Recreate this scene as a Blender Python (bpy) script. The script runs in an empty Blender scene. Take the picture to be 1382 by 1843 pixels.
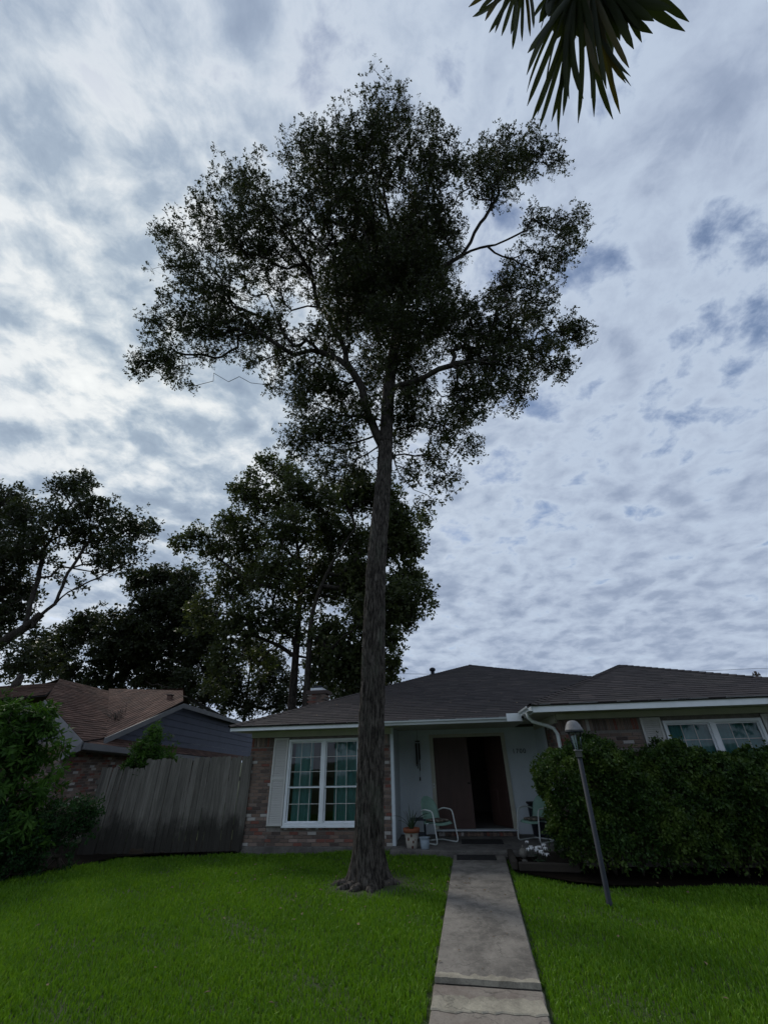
import bpy, bmesh, math, random
import numpy as np
from mathutils import Vector, Matrix, noise as mnoise

# ---------------------------------------------------------------- camera
F, CX, CY, EYE = 740.0, 691.0, 921.5, 1.75        # focal length and centre in photograph pixels, eye height
zc = np.array([(661 - 691) / F, (921.5 + 314) / F, 1.0]); zc /= np.linalg.norm(zc)
yc = np.array([0, 0, 1.0]) - zc * zc[2]; yc /= np.linalg.norm(yc)
xc = -np.cross(yc, zc)
M = np.array([xc, yc, zc])
if M[0, 0] < 0: M[0] *= -1
C = np.array([0, 0, EYE])
scene = bpy.context.scene
cam = bpy.data.cameras.new('camera'); camo = bpy.data.objects.new('camera', cam)
scene.collection.objects.link(camo); scene.camera = camo
cam.sensor_fit = 'VERTICAL'; cam.sensor_height = 36; cam.sensor_width = 27
cam.lens = 36 * F / 1843.0; cam.clip_start = .05; cam.clip_end = 3000
r_, u_, f_ = M[:, 0], M[:, 1], M[:, 2]
camo.matrix_world = Matrix(((r_[0], u_[0], -f_[0], 0), (r_[1], u_[1], -f_[1], 0), (r_[2], u_[2], -f_[2], EYE), (0, 0, 0, 1)))

def ray(px, py): return M @ np.array([(px - CX) / F, (CY - py) / F, 1.0])
def at_y(px, py, y): w = ray(px, py); return C + w * (y / w[1])
def at_z(px, py, z): w = ray(px, py); return C + w * ((z - EYE) / w[2])
def at_plane(px, py, p0, n): w = ray(px, py); return C + w * (np.dot(np.asarray(p0) - C, n) / np.dot(w, n))
def cdepth(p): return float((np.asarray(p) - C) @ M[:, 2])

# ---------------------------------------------------------------- world, sun, exposure
SUN = ray(235, 640); SUN /= np.linalg.norm(SUN)
sun_el = math.asin(SUN[2]); sun_az = math.atan2(SUN[0], SUN[1])
scene.view_settings.view_transform = 'Standard'; scene.view_settings.look = 'None'
scene.view_settings.exposure = 0.25; scene.view_settings.gamma = 1.0; scene.view_settings.use_curve_mapping = False
world = bpy.data.worlds.new('World'); scene.world = world; world.use_nodes = True
nt = world.node_tree; nt.nodes.clear()
def N(t, typ, **kw):
    n = t.nodes.new(typ)
    for k, v in kw.items():
        if k.startswith('i_'):
            key = k[2:]; key = int(key) if key.isdigit() else key.replace('_', ' ')
            n.inputs[key].default_value = v
        else: setattr(n, k, v)
    return n
def math_(t, op, a, b=None, c=None, clamp=False):
    n = t.nodes.new('ShaderNodeMath'); n.operation = op; n.use_clamp = clamp
    for i, x in enumerate((a, b, c)):
        if x is None: continue
        if hasattr(x, 'is_output') or hasattr(x, 'links'): t.links.new(x, n.inputs[i])
        else: n.inputs[i].default_value = x
    return n.outputs[0]
def ramp(t, fac, stops, interp='LINEAR'):
    n = t.nodes.new('ShaderNodeValToRGB'); n.color_ramp.interpolation = interp
    cr = n.color_ramp
    while len(cr.elements) < len(stops): cr.elements.new(0.5)
    for e, (p, c) in zip(cr.elements, stops):
        e.position = p; e.color = (*c, 1) if len(c) == 3 else c
    if fac is not None: t.links.new(fac, n.inputs[0])
    return n.outputs[0]
def mixc(t, fac, a, b, mode='MIX'):
    n = t.nodes.new('ShaderNodeMix'); n.data_type = 'RGBA'; n.blend_type = mode
    for s, x in ((n.inputs[0], fac), (n.inputs[6], a), (n.inputs[7], b)):
        if hasattr(x, 'links'): t.links.new(x, s)
        elif isinstance(x, (tuple, list)): s.default_value = (*x, 1) if len(x) == 3 else x
        else: s.default_value = x
    return n.outputs[2]
def maprange(t, v, a, b, c=0.0, d=1.0, smooth=True):
    n = t.nodes.new('ShaderNodeMapRange'); n.interpolation_type = 'SMOOTHSTEP' if smooth else 'LINEAR'
    t.links.new(v, n.inputs[0])
    for i, x in enumerate((a, b, c, d)): n.inputs[i + 1].default_value = x
    return n.outputs[0]

L = nt.links
sky = N(nt, 'ShaderNodeTexSky', sky_type='NISHITA', sun_disc=False, sun_elevation=sun_el, sun_rotation=sun_az, air_density=1.0, dust_density=1.0, ozone_density=1.5)
tc = N(nt, 'ShaderNodeTexCoord')
sep = N(nt, 'ShaderNodeSeparateXYZ'); L.new(tc.outputs['Generated'], sep.inputs[0])
zz = math_(nt, 'MAXIMUM', sep.outputs[2], 0.0); zz = math_(nt, 'ADD', zz, 0.22)
comb = N(nt, 'ShaderNodeCombineXYZ')
L.new(math_(nt, 'DIVIDE', sep.outputs[0], zz), comb.inputs[0]); L.new(math_(nt, 'DIVIDE', sep.outputs[1], zz), comb.inputs[1])
P = comb.outputs[0]
def wnoise(vec, scale, detail=4, rough=.5, dist=0, off=(0, 0, 0), stretch=(1, 1, 1), rot=0.0):
    mp = N(nt, 'ShaderNodeMapping'); L.new(vec, mp.inputs[0]); mp.inputs[1].default_value = off; mp.inputs[3].default_value = stretch; mp.inputs[2].default_value = (0, 0, rot)
    n = N(nt, 'ShaderNodeTexNoise', i_Scale=scale, i_Detail=detail, i_Roughness=rough, i_Distortion=dist); L.new(mp.outputs[0], n.inputs['Vector'])
    return n
# warp for natural shapes
wn = wnoise(P, 3.0, 4, .55, 0, (3.1, 1.7, 0))
vm = N(nt, 'ShaderNodeVectorMath', operation='SUBTRACT'); L.new(wn.outputs['Color'], vm.inputs[0]); vm.inputs[1].default_value = (.5, .5, .5)
vs = N(nt, 'ShaderNodeVectorMath', operation='SCALE'); L.new(vm.outputs[0], vs.inputs[0]); vs.inputs['Scale'].default_value = .14
va = N(nt, 'ShaderNodeVectorMath', operation='ADD'); L.new(P, va.inputs[0]); L.new(vs.outputs[0], va.inputs[1])
PW = va.outputs[0]
big = wnoise(P, .55, 2, .5, 0, (5.5, 11.6, 0)).outputs[0]                      # where the layer is thick or broken
mid = wnoise(PW, 3.3, 5, .55, .0, (1.2, 5.5, 0)).outputs[0]                   # cloud masses
puff = wnoise(PW, 10.0, 7, .62, .05, (4.2, .5, 0)).outputs[0]                   # puffs
vor = N(nt, 'ShaderNodeTexVoronoi', feature='SMOOTH_F1', i_Scale=9.5, i_Smoothness=.8, i_Detail=1.0); L.new(PW, vor.inputs['Vector'])
d = math_(nt, 'MULTIPLY', big, .50)
d = math_(nt, 'MULTIPLY_ADD', mid, .38, d)
d = math_(nt, 'MULTIPLY_ADD', puff, .60, d)
d = math_(nt, 'MULTIPLY_ADD', vor.outputs['Distance'], -.24, d)              # optical thickness of the cloud layer
hz = maprange(nt, sep.outputs[2], 0.02, .30, .30, 0.0)                        # a slanting view through the layer evens it out
d = math_(nt, 'ADD', d, math_(nt, 'MULTIPLY', math_(nt, 'SUBTRACT', .66, d), hz))
dt = N(nt, 'ShaderNodeVectorMath', operation='DOT_PRODUCT'); L.new(tc.outputs['Generated'], dt.inputs[0]); dt.inputs[1].default_value = tuple(SUN)
sd = math_(nt, 'MAXIMUM', dt.outputs['Value'], 0.0)
glow = math_(nt, 'POWER', sd, 6.0)                                            # thin cloud scatters sunlight forward
cloud = ramp(nt, d, [(.38, (.30, .375, .53)), (.50, (.425, .50, .615)), (.61, (.36, .425, .54)), (.70, (.285, .345, .46)), (.84, (.225, .28, .39))])
edge = ramp(nt, d, [(.40, (.82, .84, .83)), (.50, (.73, .755, .76)), (.575, (.52, .58, .63)), (.66, (.33, .405, .49)), (.80, (.235, .30, .39))])
cl = mixc(nt, math_(nt, 'MULTIPLY', glow, 1.0, clamp=True), cloud, edge)
cl10 = N(nt, 'ShaderNodeVectorMath', operation='SCALE'); L.new(cl, cl10.inputs[0]); cl10.inputs['Scale'].default_value = 10.0
cover = maprange(nt, d, .28, .53)
cover = math_(nt, 'MAXIMUM', cover, math_(nt, 'MULTIPLY', glow, 1.3), clamp=True)
skyc = mixc(nt, cover, sky.outputs[0], cl10.outputs[0])
bg = N(nt, 'ShaderNodeBackground', i_Strength=.1); L.new(skyc, bg.inputs[0])
wo = N(nt, 'ShaderNodeOutputWorld'); L.new(bg.outputs[0], wo.inputs[0])

sl = bpy.data.lights.new('sun', 'SUN'); slo = bpy.data.objects.new('sun', sl); scene.collection.objects.link(slo)
sl.energy = 1.5; sl.angle = math.radians(12); sl.color = (1, .95, .86)
slo.rotation_euler = Vector(SUN).to_track_quat('Z', 'Y').to_euler(); slo.location = (-6, 10, 20)
world.cycles.sampling_method = 'MANUAL'; world.cycles.sample_map_resolution = 512
scene.cycles.use_denoising = True
scene.cycles.max_bounces = 8; scene.cycles.transparent_max_bounces = 12

# ---------------------------------------------------------------- helpers
col = scene.collection
def tag(o, label=None, cat=None, group=None, kind=None):
    for k, v in (('label', label), ('category', cat), ('group', group), ('kind', kind)):
        if v: o[k] = v
    return o
def empty(name, loc=(0, 0, 0), rz=0, parent=None):
    o = bpy.data.objects.new(name, None); col.objects.link(o); o.location = tuple(loc); o.rotation_euler = (0, 0, rz)
    o.empty_display_size = .1
    if parent: o.parent = parent
    return o
def link(name, me, parent=None, mat=None):
    if mat is not None and not me.materials: me.materials.append(mat)
    o = bpy.data.objects.new(name, me); col.objects.link(o)
    if parent: o.parent = parent
    return o
class MB:
    def __init__(s): s.v = []; s.f = []; s.sm = []
    def add(s, vs, fs, smooth=False):
        b = len(s.v); s.v += [tuple(map(float, p)) for p in vs]; s.f += [tuple(i + b for i in f) for f in fs]; s.sm += [smooth] * len(fs); return s
    def box(s, x0, x1, y0, y1, z0, z1, mtx=None):
        vs = [(x0, y0, z0), (x1, y0, z0), (x1, y1, z0), (x0, y1, z0), (x0, y0, z1), (x1, y0, z1), (x1, y1, z1), (x0, y1, z1)]
        if mtx is not None: vs = [tuple(mtx @ Vector(p)) for p in vs]
        return s.add(vs, [(3, 2, 1, 0), (4, 5, 6, 7), (0, 1, 5, 4), (1, 2, 6, 5), (2, 3, 7, 6), (3, 0, 4, 7)])
    def quad(s, *p): return s.add(p, [tuple(range(len(p)))])
    def prism(s, pts, off):                      # polygon extruded by a vector
        n = len(pts); a = [np.asarray(p, float) for p in pts]; off = np.asarray(off, float)
        return s.add(a + [p + off for p in a], [tuple(range(n))[::-1], tuple(range(n, 2 * n))] + [(i, (i + 1) % n, (i + 1) % n + n, i + n) for i in range(n)])
    def tube(s, pts, rad, n=8, cap=True, smooth=True):
        P = [np.asarray(p, float) for p in pts]; m = len(P)
        R = [rad] * m if np.isscalar(rad) else list(rad)
        vs = []; prev = None
        for i in range(m):
            t = P[min(i + 1, m - 1)] - P[max(i - 1, 0)]; t /= (np.linalg.norm(t) + 1e-9)
            if prev is None:
                a = np.array([0, 0, 1.0]) if abs(t[2]) < .9 else np.array([1.0, 0, 0])
                x = np.cross(a, t)
            else: x = prev - t * prev.dot(t)
            x /= (np.linalg.norm(x) + 1e-9); y = np.cross(t, x); prev = x
            for k in range(n):
                a = 2 * math.pi * k / n; vs.append(P[i] + (x * math.cos(a) + y * math.sin(a)) * R[i])
        fs = [(i * n + k, i * n + (k + 1) % n, (i + 1) * n + (k + 1) % n, (i + 1) * n + k) for i in range(m - 1) for k in range(n)]
        if cap: fs += [tuple(range(n))[::-1], tuple((m - 1) * n + k for k in range(n))]
        return s.add(vs, fs, smooth)
    def lathe(s, prof, n=20, c=(0, 0, 0), smooth=True):
        vs = [(c[0] + r * math.cos(2 * math.pi * k / n), c[1] + r * math.sin(2 * math.pi * k / n), c[2] + z) for r, z in prof for k in range(n)]
        m = len(prof)
        return s.add(vs, [(i * n + k, i * n + (k + 1) % n, (i + 1) * n + (k + 1) % n, (i + 1) * n + k) for i in range(m - 1) for k in range(n)] + [tuple(range(n))[::-1], tuple((m - 1) * n + k for k in range(n))], smooth)
    def build(s, name, mat, parent=None, bevel=0):
        me = bpy.data.meshes.new(name); me.from_pydata(s.v, [], s.f); me.materials.append(mat)
        me.polygons.foreach_set('use_smooth', s.sm)
        me.update()
        o = link(name, me, parent)
        if bevel:
            b = o.modifiers.new('bevel', 'BEVEL'); b.width = bevel; b.segments = 1; b.limit_method = 'ANGLE'
        return o
def np_mesh(name, V, Fq, mat, parent=None, smooth=False, attr=None):
    """V (n,3); Fq (m,k) face indices, all of k corners"""
    me = bpy.data.meshes.new(name); V = np.asarray(V, np.float32); Fq = np.asarray(Fq, np.int32)
    me.vertices.add(len(V)); me.vertices.foreach_set('co', V.ravel())
    k = Fq.shape[1]; me.loops.add(Fq.size); me.loops.foreach_set('vertex_index', Fq.ravel())
    me.polygons.add(len(Fq)); me.polygons.foreach_set('loop_start', np.arange(0, Fq.size, k, dtype=np.int32))
    if smooth: me.polygons.foreach_set('use_smooth', np.ones(len(Fq), bool))
    me.materials.append(mat)
    if attr is not None:
        a = me.attributes.new('tint', 'FLOAT', 'POINT'); a.data.foreach_set('value', np.asarray(attr, np.float32))
    me.update(calc_edges=True); me.validate()
    return link(name, me, parent)

# ---------------------------------------------------------------- materials
def newmat(name):
    m = bpy.data.materials.new(name); m.use_nodes = True; t = m.node_tree
    return m, t, t.nodes['Principled BSDF'], t.nodes['Material Output']
def obj_noise(t, scale, detail=4, rough=.55, stretch=(1, 1, 1), coord='Object', dist=0):
    tc = t.nodes.new('ShaderNodeTexCoord'); mp = t.nodes.new('ShaderNodeMapping'); t.links.new(tc.outputs[coord], mp.inputs[0]); mp.inputs[3].default_value = stretch
    n = N(t, 'ShaderNodeTexNoise', i_Scale=scale, i_Detail=detail, i_Roughness=rough, i_Distortion=dist); t.links.new(mp.outputs[0], n.inputs['Vector']); return n.outputs[0]
def bump(t, b, h, strength=.3, dist=.01):
    n = N(t, 'ShaderNodeBump', i_Strength=strength, i_Distance=dist); t.links.new(h, n.inputs['Height']); t.links.new(n.outputs[0], b.inputs['Normal'])
def simple(name, c, rough=.6, var=.25, scale=6, bstr=.15, bscale=60, metal=0, stretch=(1, 1, 1), spec=.4):
    m, t, b, o = newmat(name)
    n = obj_noise(t, scale, 5, .6, stretch)
    t.links.new(ramp(t, n, [(.3, tuple(x * (1 - var) for x in c)), (.7, tuple(min(1, x * (1 + var)) for x in c))]), b.inputs['Base Color'])
    b.inputs['Roughness'].default_value = rough; b.inputs['Metallic'].default_value = metal; b.inputs['Specular IOR Level'].default_value = spec
    if bstr: bump(t, b, obj_noise(t, bscale, 3, .6, stretch), bstr, .005)
    return m
def leafmat(name, lo, hi, trans=.28, rough=.5, spec=.3, clump=None):
    m, t, b, o = newmat(name)
    g = N(t, 'ShaderNodeNewGeometry')
    c = ramp(t, g.outputs['Random Per Island'], [(0, lo), (.75, tuple((a + d) / 2 for a, d in zip(lo, hi))), (1, hi)])
    if clump: c = mixc(t, math_(t, 'MULTIPLY', maprange(t, obj_noise(t, clump[0], 4, .6), .46, .66), .75), c, mixc(t, .7, c, clump[1]))
    t.links.new(c, b.inputs['Base Color']); b.inputs['Roughness'].default_value = rough; b.inputs['Specular IOR Level'].default_value = spec
    tr = N(t, 'ShaderNodeBsdfTranslucent'); t.links.new(mixc(t, .5, c, (hi[0] * 1.5, hi[1] * 1.6, hi[2] * .6)), tr.inputs[0])
    mx = N(t, 'ShaderNodeMixShader', i_0=trans); t.links.new(b.outputs[0], mx.inputs[1]); t.links.new(tr.outputs[0], mx.inputs[2]); t.links.new(mx.outputs[0], o.inputs[0])
    return m
MT = {}
MT['white'] = simple('white_paint', (.78, .81, .83), .45, .08, 3, .08, 40)
MT['gutter'] = simple('gutter_paint', (.60, .64, .65), .4, .18, 2.5, .05, 40, stretch=(.4, 1, 3))
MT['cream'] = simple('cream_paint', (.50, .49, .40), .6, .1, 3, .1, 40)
MT['siding'] = simple('blue_white_paint', (.60, .66, .69), .6, .07, 2, .06, 30)
MT['shutter'] = simple('shutter_paint', (.56, .55, .52), .55, .1, 4, .06, 60)
MT['door'] = simple('dark_brown_door', (.090, .052, .043), .5, .2, 4, .1, 50, stretch=(1, 1, .2))
MT['soil'] = simple('dark_mulch', (.010, .0075, .0055), .95, .5, 14, .9, 30, spec=.05)
MT['dark'] = simple('dark_rubber', (.018, .017, .017), .9, .3, 20, .6, 120)
MT['room'] = simple('room_wall', (.16, .15, .14), .9, .1, 2, 0)
MT['curtain'] = simple('teal_curtain', (.16, .37, .37), .85, .15, 3, .1, 40)
MT['bmetal'] = simple('green_chair_enamel', (.22, .36, .29), .45, .12, 6, .05, 60)
MT['wtube'] = simple('white_tube_enamel', (.62, .66, .64), .4, .12, 8, .05, 60)
MT['blackmetal'] = simple('slate_blue_post_paint', (.020, .025, .034), .7, .35, 9, .2, 50, stretch=(1, 1, .4))
MT['tin'] = simple('weathered_lamp_cap', (.16, .16, .165), .6, .3, 12, .2, 60)
MT['terracotta'] = simple('terracotta', (.24, .075, .035), .8, .25, 8, .2, 60)
MT['bucket'] = simple('grey_blue_plastic', (.27, .33, .38), .45, .08, 4, .03, 40)
MT['petal'] = simple('white_petal', (.85, .85, .84), .6, .05, 10, 0)
MT['stone'] = simple('pale_stone', (.17, .16, .135), .85, .3, 14, .5, 40)
MT['timber'] = simple('old_landscape_timber', (.035, .028, .021), .9, .4, 5, .5, 30, stretch=(.3, 1, 1))
MT['bluesiding'] = simple('slate_blue_siding', (.045, .053, .085), .65, .15, 2, .15, 30, stretch=(.3, 1, 1))
MT['nfascia'] = simple('grey_fascia', (.14, .14, .145), .6, .15, 3, .1, 30)
MT['numbers'] = simple('black_metal_digits', (.012, .012, .012), .5, .1, 4, 0)
MT['woodchime'] = simple('dark_bronze_tube', (.05, .042, .035), .5, .3, 8, 0)
MT['twig'] = simple('dry_twig', (.07, .055, .045), .9, .3, 10, .3, 40)

def glassmat():
    m, t, b, o = newmat('window_glass'); t.nodes.remove(b)
    fr = N(t, 'ShaderNodeFresnel', i_IOR=1.5); g = N(t, 'ShaderNodeBsdfGlossy', i_Roughness=.02); tr = N(t, 'ShaderNodeBsdfTransparent', i_Color=(.72, .80, .79, 1))
    mx = N(t, 'ShaderNodeMixShader'); t.links.new(math_(t, 'MULTIPLY_ADD', fr.outputs[0], 1.0, .02), mx.inputs[0]); t.links.new(tr.outputs[0], mx.inputs[1]); t.links.new(g.outputs[0], mx.inputs[2]); t.links.new(mx.outputs[0], o.inputs[0])
    return m
MT['glass'] = glassmat()
def brickmat(name, island):
    m, t, b, o = newmat(name)
    r = N(t, 'ShaderNodeNewGeometry').outputs['Random Per Island'] if island else N(t, 'ShaderNodeObjectInfo').outputs['Random']
    c = ramp(t, r, [(0, (.13, .095, .080)), (.22, (.19, .135, .108)), (.42, (.25, .17, .13)), (.60, (.23, .085, .062)), (.74, (.27, .20, .165)), (.87, (.085, .06, .052)), (.92, (.50, .47, .44)), (.97, (.36, .26, .22))], 'CONSTANT')
    n = obj_noise(t, 40, 5, .65, coord='Object')
    c = mixc(t, math_(t, 'MULTIPLY', n, .8), c, mixc(t, .5, c, (.05, .04, .035)))
    w = maprange(t, obj_noise(t, 9, 6, .7), .58, .72)
    c = mixc(t, math_(t, 'MULTIPLY', w, .35), c, (.42, .40, .38))
    t.links.new(c, b.inputs['Base Color']); b.inputs['Roughness'].default_value = .92
    bump(t, b, obj_noise(t, 90, 4, .7), .6, .004); return m
MT['brick'] = brickmat('old_brick', False); MT['bricki'] = brickmat('old_brick_joined', True)
MT['mortar'] = simple('mortar', (.20, .18, .16), .95, .25, 9, .4, 120)
def concretemat(name, base, stain, seed=0):
    m, t, b, o = newmat(name)
    n1 = obj_noise(t, 2.2, 8, .7, coord='Object', dist=.4); n2 = obj_noise(t, 8, 8, .75, (1, .6, 1), dist=.3); n3 = obj_noise(t, 70, 3, .7)
    c = mixc(t, maprange(t, n1, .38, .66), base, stain)
    c = mixc(t, math_(t, 'MULTIPLY', maprange(t, n2, .50, .72), .45), c, tuple(min(1, x * 1.55) for x in base))
    c = mixc(t, math_(t, 'MULTIPLY', maprange(t, n2, .45, .30), .6), c, tuple(x * .45 for x in stain))
    n4 = obj_noise(t, 26, 8, .8, (1, .45, 1), dist=.6)
    c = mixc(t, math_(t, 'MULTIPLY', maprange(t, n4, .52, .66), .55), c, tuple(x * .42 for x in base))
    c = mixc(t, math_(t, 'MULTIPLY', maprange(t, n4, .44, .34), .5), c, tuple(min(1, x * 1.5) for x in base))
    c = mixc(t, math_(t, 'MULTIPLY', maprange(t, n3, .52, .70), .5), c, tuple(x * .4 for x in base))
    vc = N(t, 'ShaderNodeTexVoronoi', feature='DISTANCE_TO_EDGE', i_Scale=.9); tcv = t.nodes.new('ShaderNodeTexCoord'); wv = N(t, 'ShaderNodeTexNoise', i_Scale=4.0, i_Detail=5.0); t.links.new(tcv.outputs['Object'], wv.inputs['Vector'])
    vv_ = N(t, 'ShaderNodeVectorMath', operation='MULTIPLY_ADD'); t.links.new(wv.outputs['Color'], vv_.inputs[0]); vv_.inputs[1].default_value = (.35, .35, .35); t.links.new(tcv.outputs['Object'], vv_.inputs[2]); t.links.new(vv_.outputs[0], vc.inputs['Vector'])
    c = mixc(t, math_(t, 'MULTIPLY', maprange(t, vc.outputs['Distance'], .006, .002), .55), c, tuple(x * .25 for x in base))
    t.links.new(c, b.inputs['Base Color']); b.inputs['Roughness'].default_value = .9
    bump(t, b, n3, .5, .004); return m
MT['concrete'] = concretemat('walk_concrete', (.19, .172, .148), (.080, .072, .062))
MT['concrete_pale'] = concretemat('worn_pale_concrete', (.30, .275, .215), (.15, .135, .105))
MT['concrete_red'] = concretemat('reddish_concrete', (.21, .185, .155), (.15, .12, .10))
MT['slab'] = concretemat('porch_concrete', (.15, .14, .125), (.08, .074, .066))
def shinglemat(name, cols, rough=.95):
    m, t, b, o = newmat(name)
    r = N(t, 'ShaderNodeNewGeometry').outputs['Random Per Island']
    c = ramp(t, r, [(i / (len(cols) - 1), cc) for i, cc in enumerate(cols)])
    n = obj_noise(t, 1.1, 5, .6); n2 = obj_noise(t, 160, 2, .6)
    c = mixc(t, math_(t, 'MULTIPLY', maprange(t, n, .4, .7), .5), c, mixc(t, .5, c, (.035, .035, .03)))
    c = mixc(t, math_(t, 'MULTIPLY', maprange(t, n2, .5, .7), .4), c, mixc(t, .5, c, (.16, .15, .14)))
    t.links.new(c, b.inputs['Base Color']); b.inputs['Roughness'].default_value = rough; b.inputs['Specular IOR Level'].default_value = .2
    bump(t, b, n2, .5, .004); return m
MT['shingle'] = shinglemat('dark_shingle', [(.028, .025, .027), (.042, .036, .038), (.034, .030, .032), (.060, .050, .050)])
MT['nshingle'] = shinglemat('brown_shingle', [(.090, .050, .039), (.13, .075, .058), (.070, .040, .033), (.17, .10, .078)])
MT['underlay'] = simple('roof_underlay', (.025, .022, .022), .95, .2, 4, 0)
def barkmat(name, c1, c2, bs=1.0):
    m, t, b, o = newmat(name)
    n = obj_noise(t, 22, 7, .7, (1, 1, .22), dist=.5); n2 = obj_noise(t, 2.0, 4, .6, (1, 1, .5)); n3 = obj_noise(t, 60, 4, .7, (1, 1, .4))
    c = ramp(t, n, [(.38, tuple(x * .25 for x in c1)), (.48, c1), (.62, c2), (.75, tuple(x * 1.4 for x in c2))])
    c = mixc(t, math_(t, 'MULTIPLY', maprange(t, n2, .55, .7), .4), c, (.10, .115, .085))
    c = mixc(t, math_(t, 'MULTIPLY', maprange(t, n3, .55, .75), .4), c, tuple(min(1, x * 1.8) for x in c2))
    t.links.new(c, b.inputs['Base Color']); b.inputs['Roughness'].default_value = .95; b.inputs['Specular IOR Level'].default_value = .15
    h = math_(t, 'ADD', n, math_(t, 'MULTIPLY', n3, .4)); bump(t, b, h, bs, .02); return m
MT['bark'] = barkmat('oak_bark', (.050, .043, .037), (.125, .110, .096)); MT['limb'] = barkmat('oak_limb_silhouette', (.035, .030, .026), (.065, .056, .048), .6)  # limbs: same oak bark, their backlit darkness put into the colour
MT['bark2'] = barkmat('dark_bark', (.04, .034, .029), (.075, .064, .054), .6)
def woodmat(name, c1, c2):
    m, t, b, o = newmat(name)
    oi = N(t, 'ShaderNodeObjectInfo')
    n = obj_noise(t, 9, 6, .65, (3, 3, .18)); n2 = obj_noise(t, 55, 4, .7, (2, 2, .05))
    c = ramp(t, n, [(.3, c1), (.7, c2)])
    c = mixc(t, oi.outputs['Random'], c, mixc(t, .5, c, tuple(x * .35 for x in c1)))
    c = mixc(t, math_(t, 'MULTIPLY', maprange(t, n2, .5, .7), .5), c, tuple(x * .4 for x in c1))
    tz = t.nodes.new('ShaderNodeTexCoord'); sz = t.nodes.new('ShaderNodeSeparateXYZ'); t.links.new(tz.outputs['Object'], sz.inputs[0])
    st = maprange(t, math_(t, 'ADD', sz.outputs[2], math_(t, 'MULTIPLY', obj_noise(t, 2.2, 5, .7, (1, 1, .5)), -1.5)), .10, -.45)      # rising damp stain
    c = mixc(t, math_(t, 'MULTIPLY', st, .85), c, tuple(x * .22 for x in c1))
    t.links.new(c, b.inputs['Base Color']); b.inputs['Roughness'].default_value = .92; b.inputs['Specular IOR Level'].default_value = .15
    bump(t, b, math_(t, 'ADD', n2, n), .5, .006); return m
MT['fence'] = woodmat('weathered_fence_wood', (.125, .115, .100), (.27, .25, .22))
MT['leaf_oak'] = leafmat('oak_leaf', (.022, .030, .010), (.050, .062, .018), .26, .5, .25)
MT['leaf_back'] = leafmat('back_tree_leaf', (.030, .043, .016), (.075, .095, .030), .32, clump=(.5, (.11, .12, .04)))
MT['leaf_dark'] = leafmat('dark_tree_leaf', (.020, .029, .012), (.046, .058, .020), .26)
MT['leaf_hedge'] = leafmat('hedge_leaf', (.014, .036, .009), (.062, .118, .020), .24, .5, .25, (2.6, (.13, .185, .03)))
MT['leaf_shrub'] = leafmat('shrub_leaf', (.014, .040, .008), (.060, .135, .022), .28, .6, .12, (2.2, (.10, .20, .03)))
MT['leaf_fern'] = leafmat('low_bush_leaf', (.012, .036, .012), (.038, .095, .028), .25, .6, .12)
MT['palm'] = leafmat('palm_leaf', (.022, .032, .012), (.055, .068, .020), .28, .5, .3)
MT['palm_y'] = leafmat('yellowing_palm_leaf', (.06, .055, .014), (.11, .085, .02), .3, .5, .3)
MT['plant'] = leafmat('pot_plant_leaf', (.03, .055, .03), (.06, .10, .05), .2)
def grassmat():
    m, t, b, o = newmat('grass_blades')
    a = N(t, 'ShaderNodeAttribute', attribute_name='tint')
    c = ramp(t, a.outputs['Fac'], [(0, (.060, .135, .007)), (.35, (.104, .228, .010)), (.7, (.152, .30, .016)), (1, (.27, .37, .05))])
    n = obj_noise(t, .55, 4, .6); c = mixc(t, math_(t, 'MULTIPLY', maprange(t, n, .42, .66), .6), c, mixc(t, .65, c, (.055, .145, .014)))
    n5 = obj_noise(t, 2.6, 5, .65); c = mixc(t, math_(t, 'MULTIPLY', maprange(t, n5, .56, .72), .45), c, mixc(t, .6, c, (.17, .24, .05)))
    t.links.new(c, b.inputs['Base Color']); b.inputs['Roughness'].default_value = .5; b.inputs['Specular IOR Level'].default_value = .25
    tr = N(t, 'ShaderNodeBsdfTranslucent'); t.links.new(mixc(t, .4, c, (.17, .34, .008)), tr.inputs[0])
    mx = N(t, 'ShaderNodeMixShader', i_0=.35); t.links.new(b.outputs[0], mx.inputs[1]); t.links.new(tr.outputs[0], mx.inputs[2]); t.links.new(mx.outputs[0], o.inputs[0])
    return m
MT['grass'] = grassmat()
def groundmat():
    m, t, b, o = newmat('lawn_ground')
    n = obj_noise(t, 3, 6, .65); n2 = obj_noise(t, 40, 4, .7)
    c = ramp(t, n, [(.3, (.030, .050, .008)), (.7, (.046, .075, .012))]); c = mixc(t, math_(t, 'MULTIPLY', n2, .5), c, (.025, .03, .012))
    t.links.new(c, b.inputs['Base Color']); b.inputs['Roughness'].default_value = .95; bump(t, b, n2, .8, .02); return m
MT['ground'] = groundmat()
def potmat():
    m, t, b, o = newmat('painted_pot')
    tcn = t.nodes.new('ShaderNodeTexCoord'); mp = t.nodes.new('ShaderNodeMapping'); t.links.new(tcn.outputs['Object'], mp.inputs[0]); mp.inputs[3].default_value = (1, 1, .7)
    v = N(t, 'ShaderNodeTexVoronoi', i_Scale=15.0, i_Randomness=.8); t.links.new(mp.outputs[0], v.inputs['Vector'])
    c = mixc(t, maprange(t, v.outputs['Distance'], .36, .30), (.50, .46, .40), (.13, .05, .035))
    t.links.new(c, b.inputs['Base Color']); b.inputs['Roughness'].default_value = .5; return m
MT['pot'] = potmat()
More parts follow.
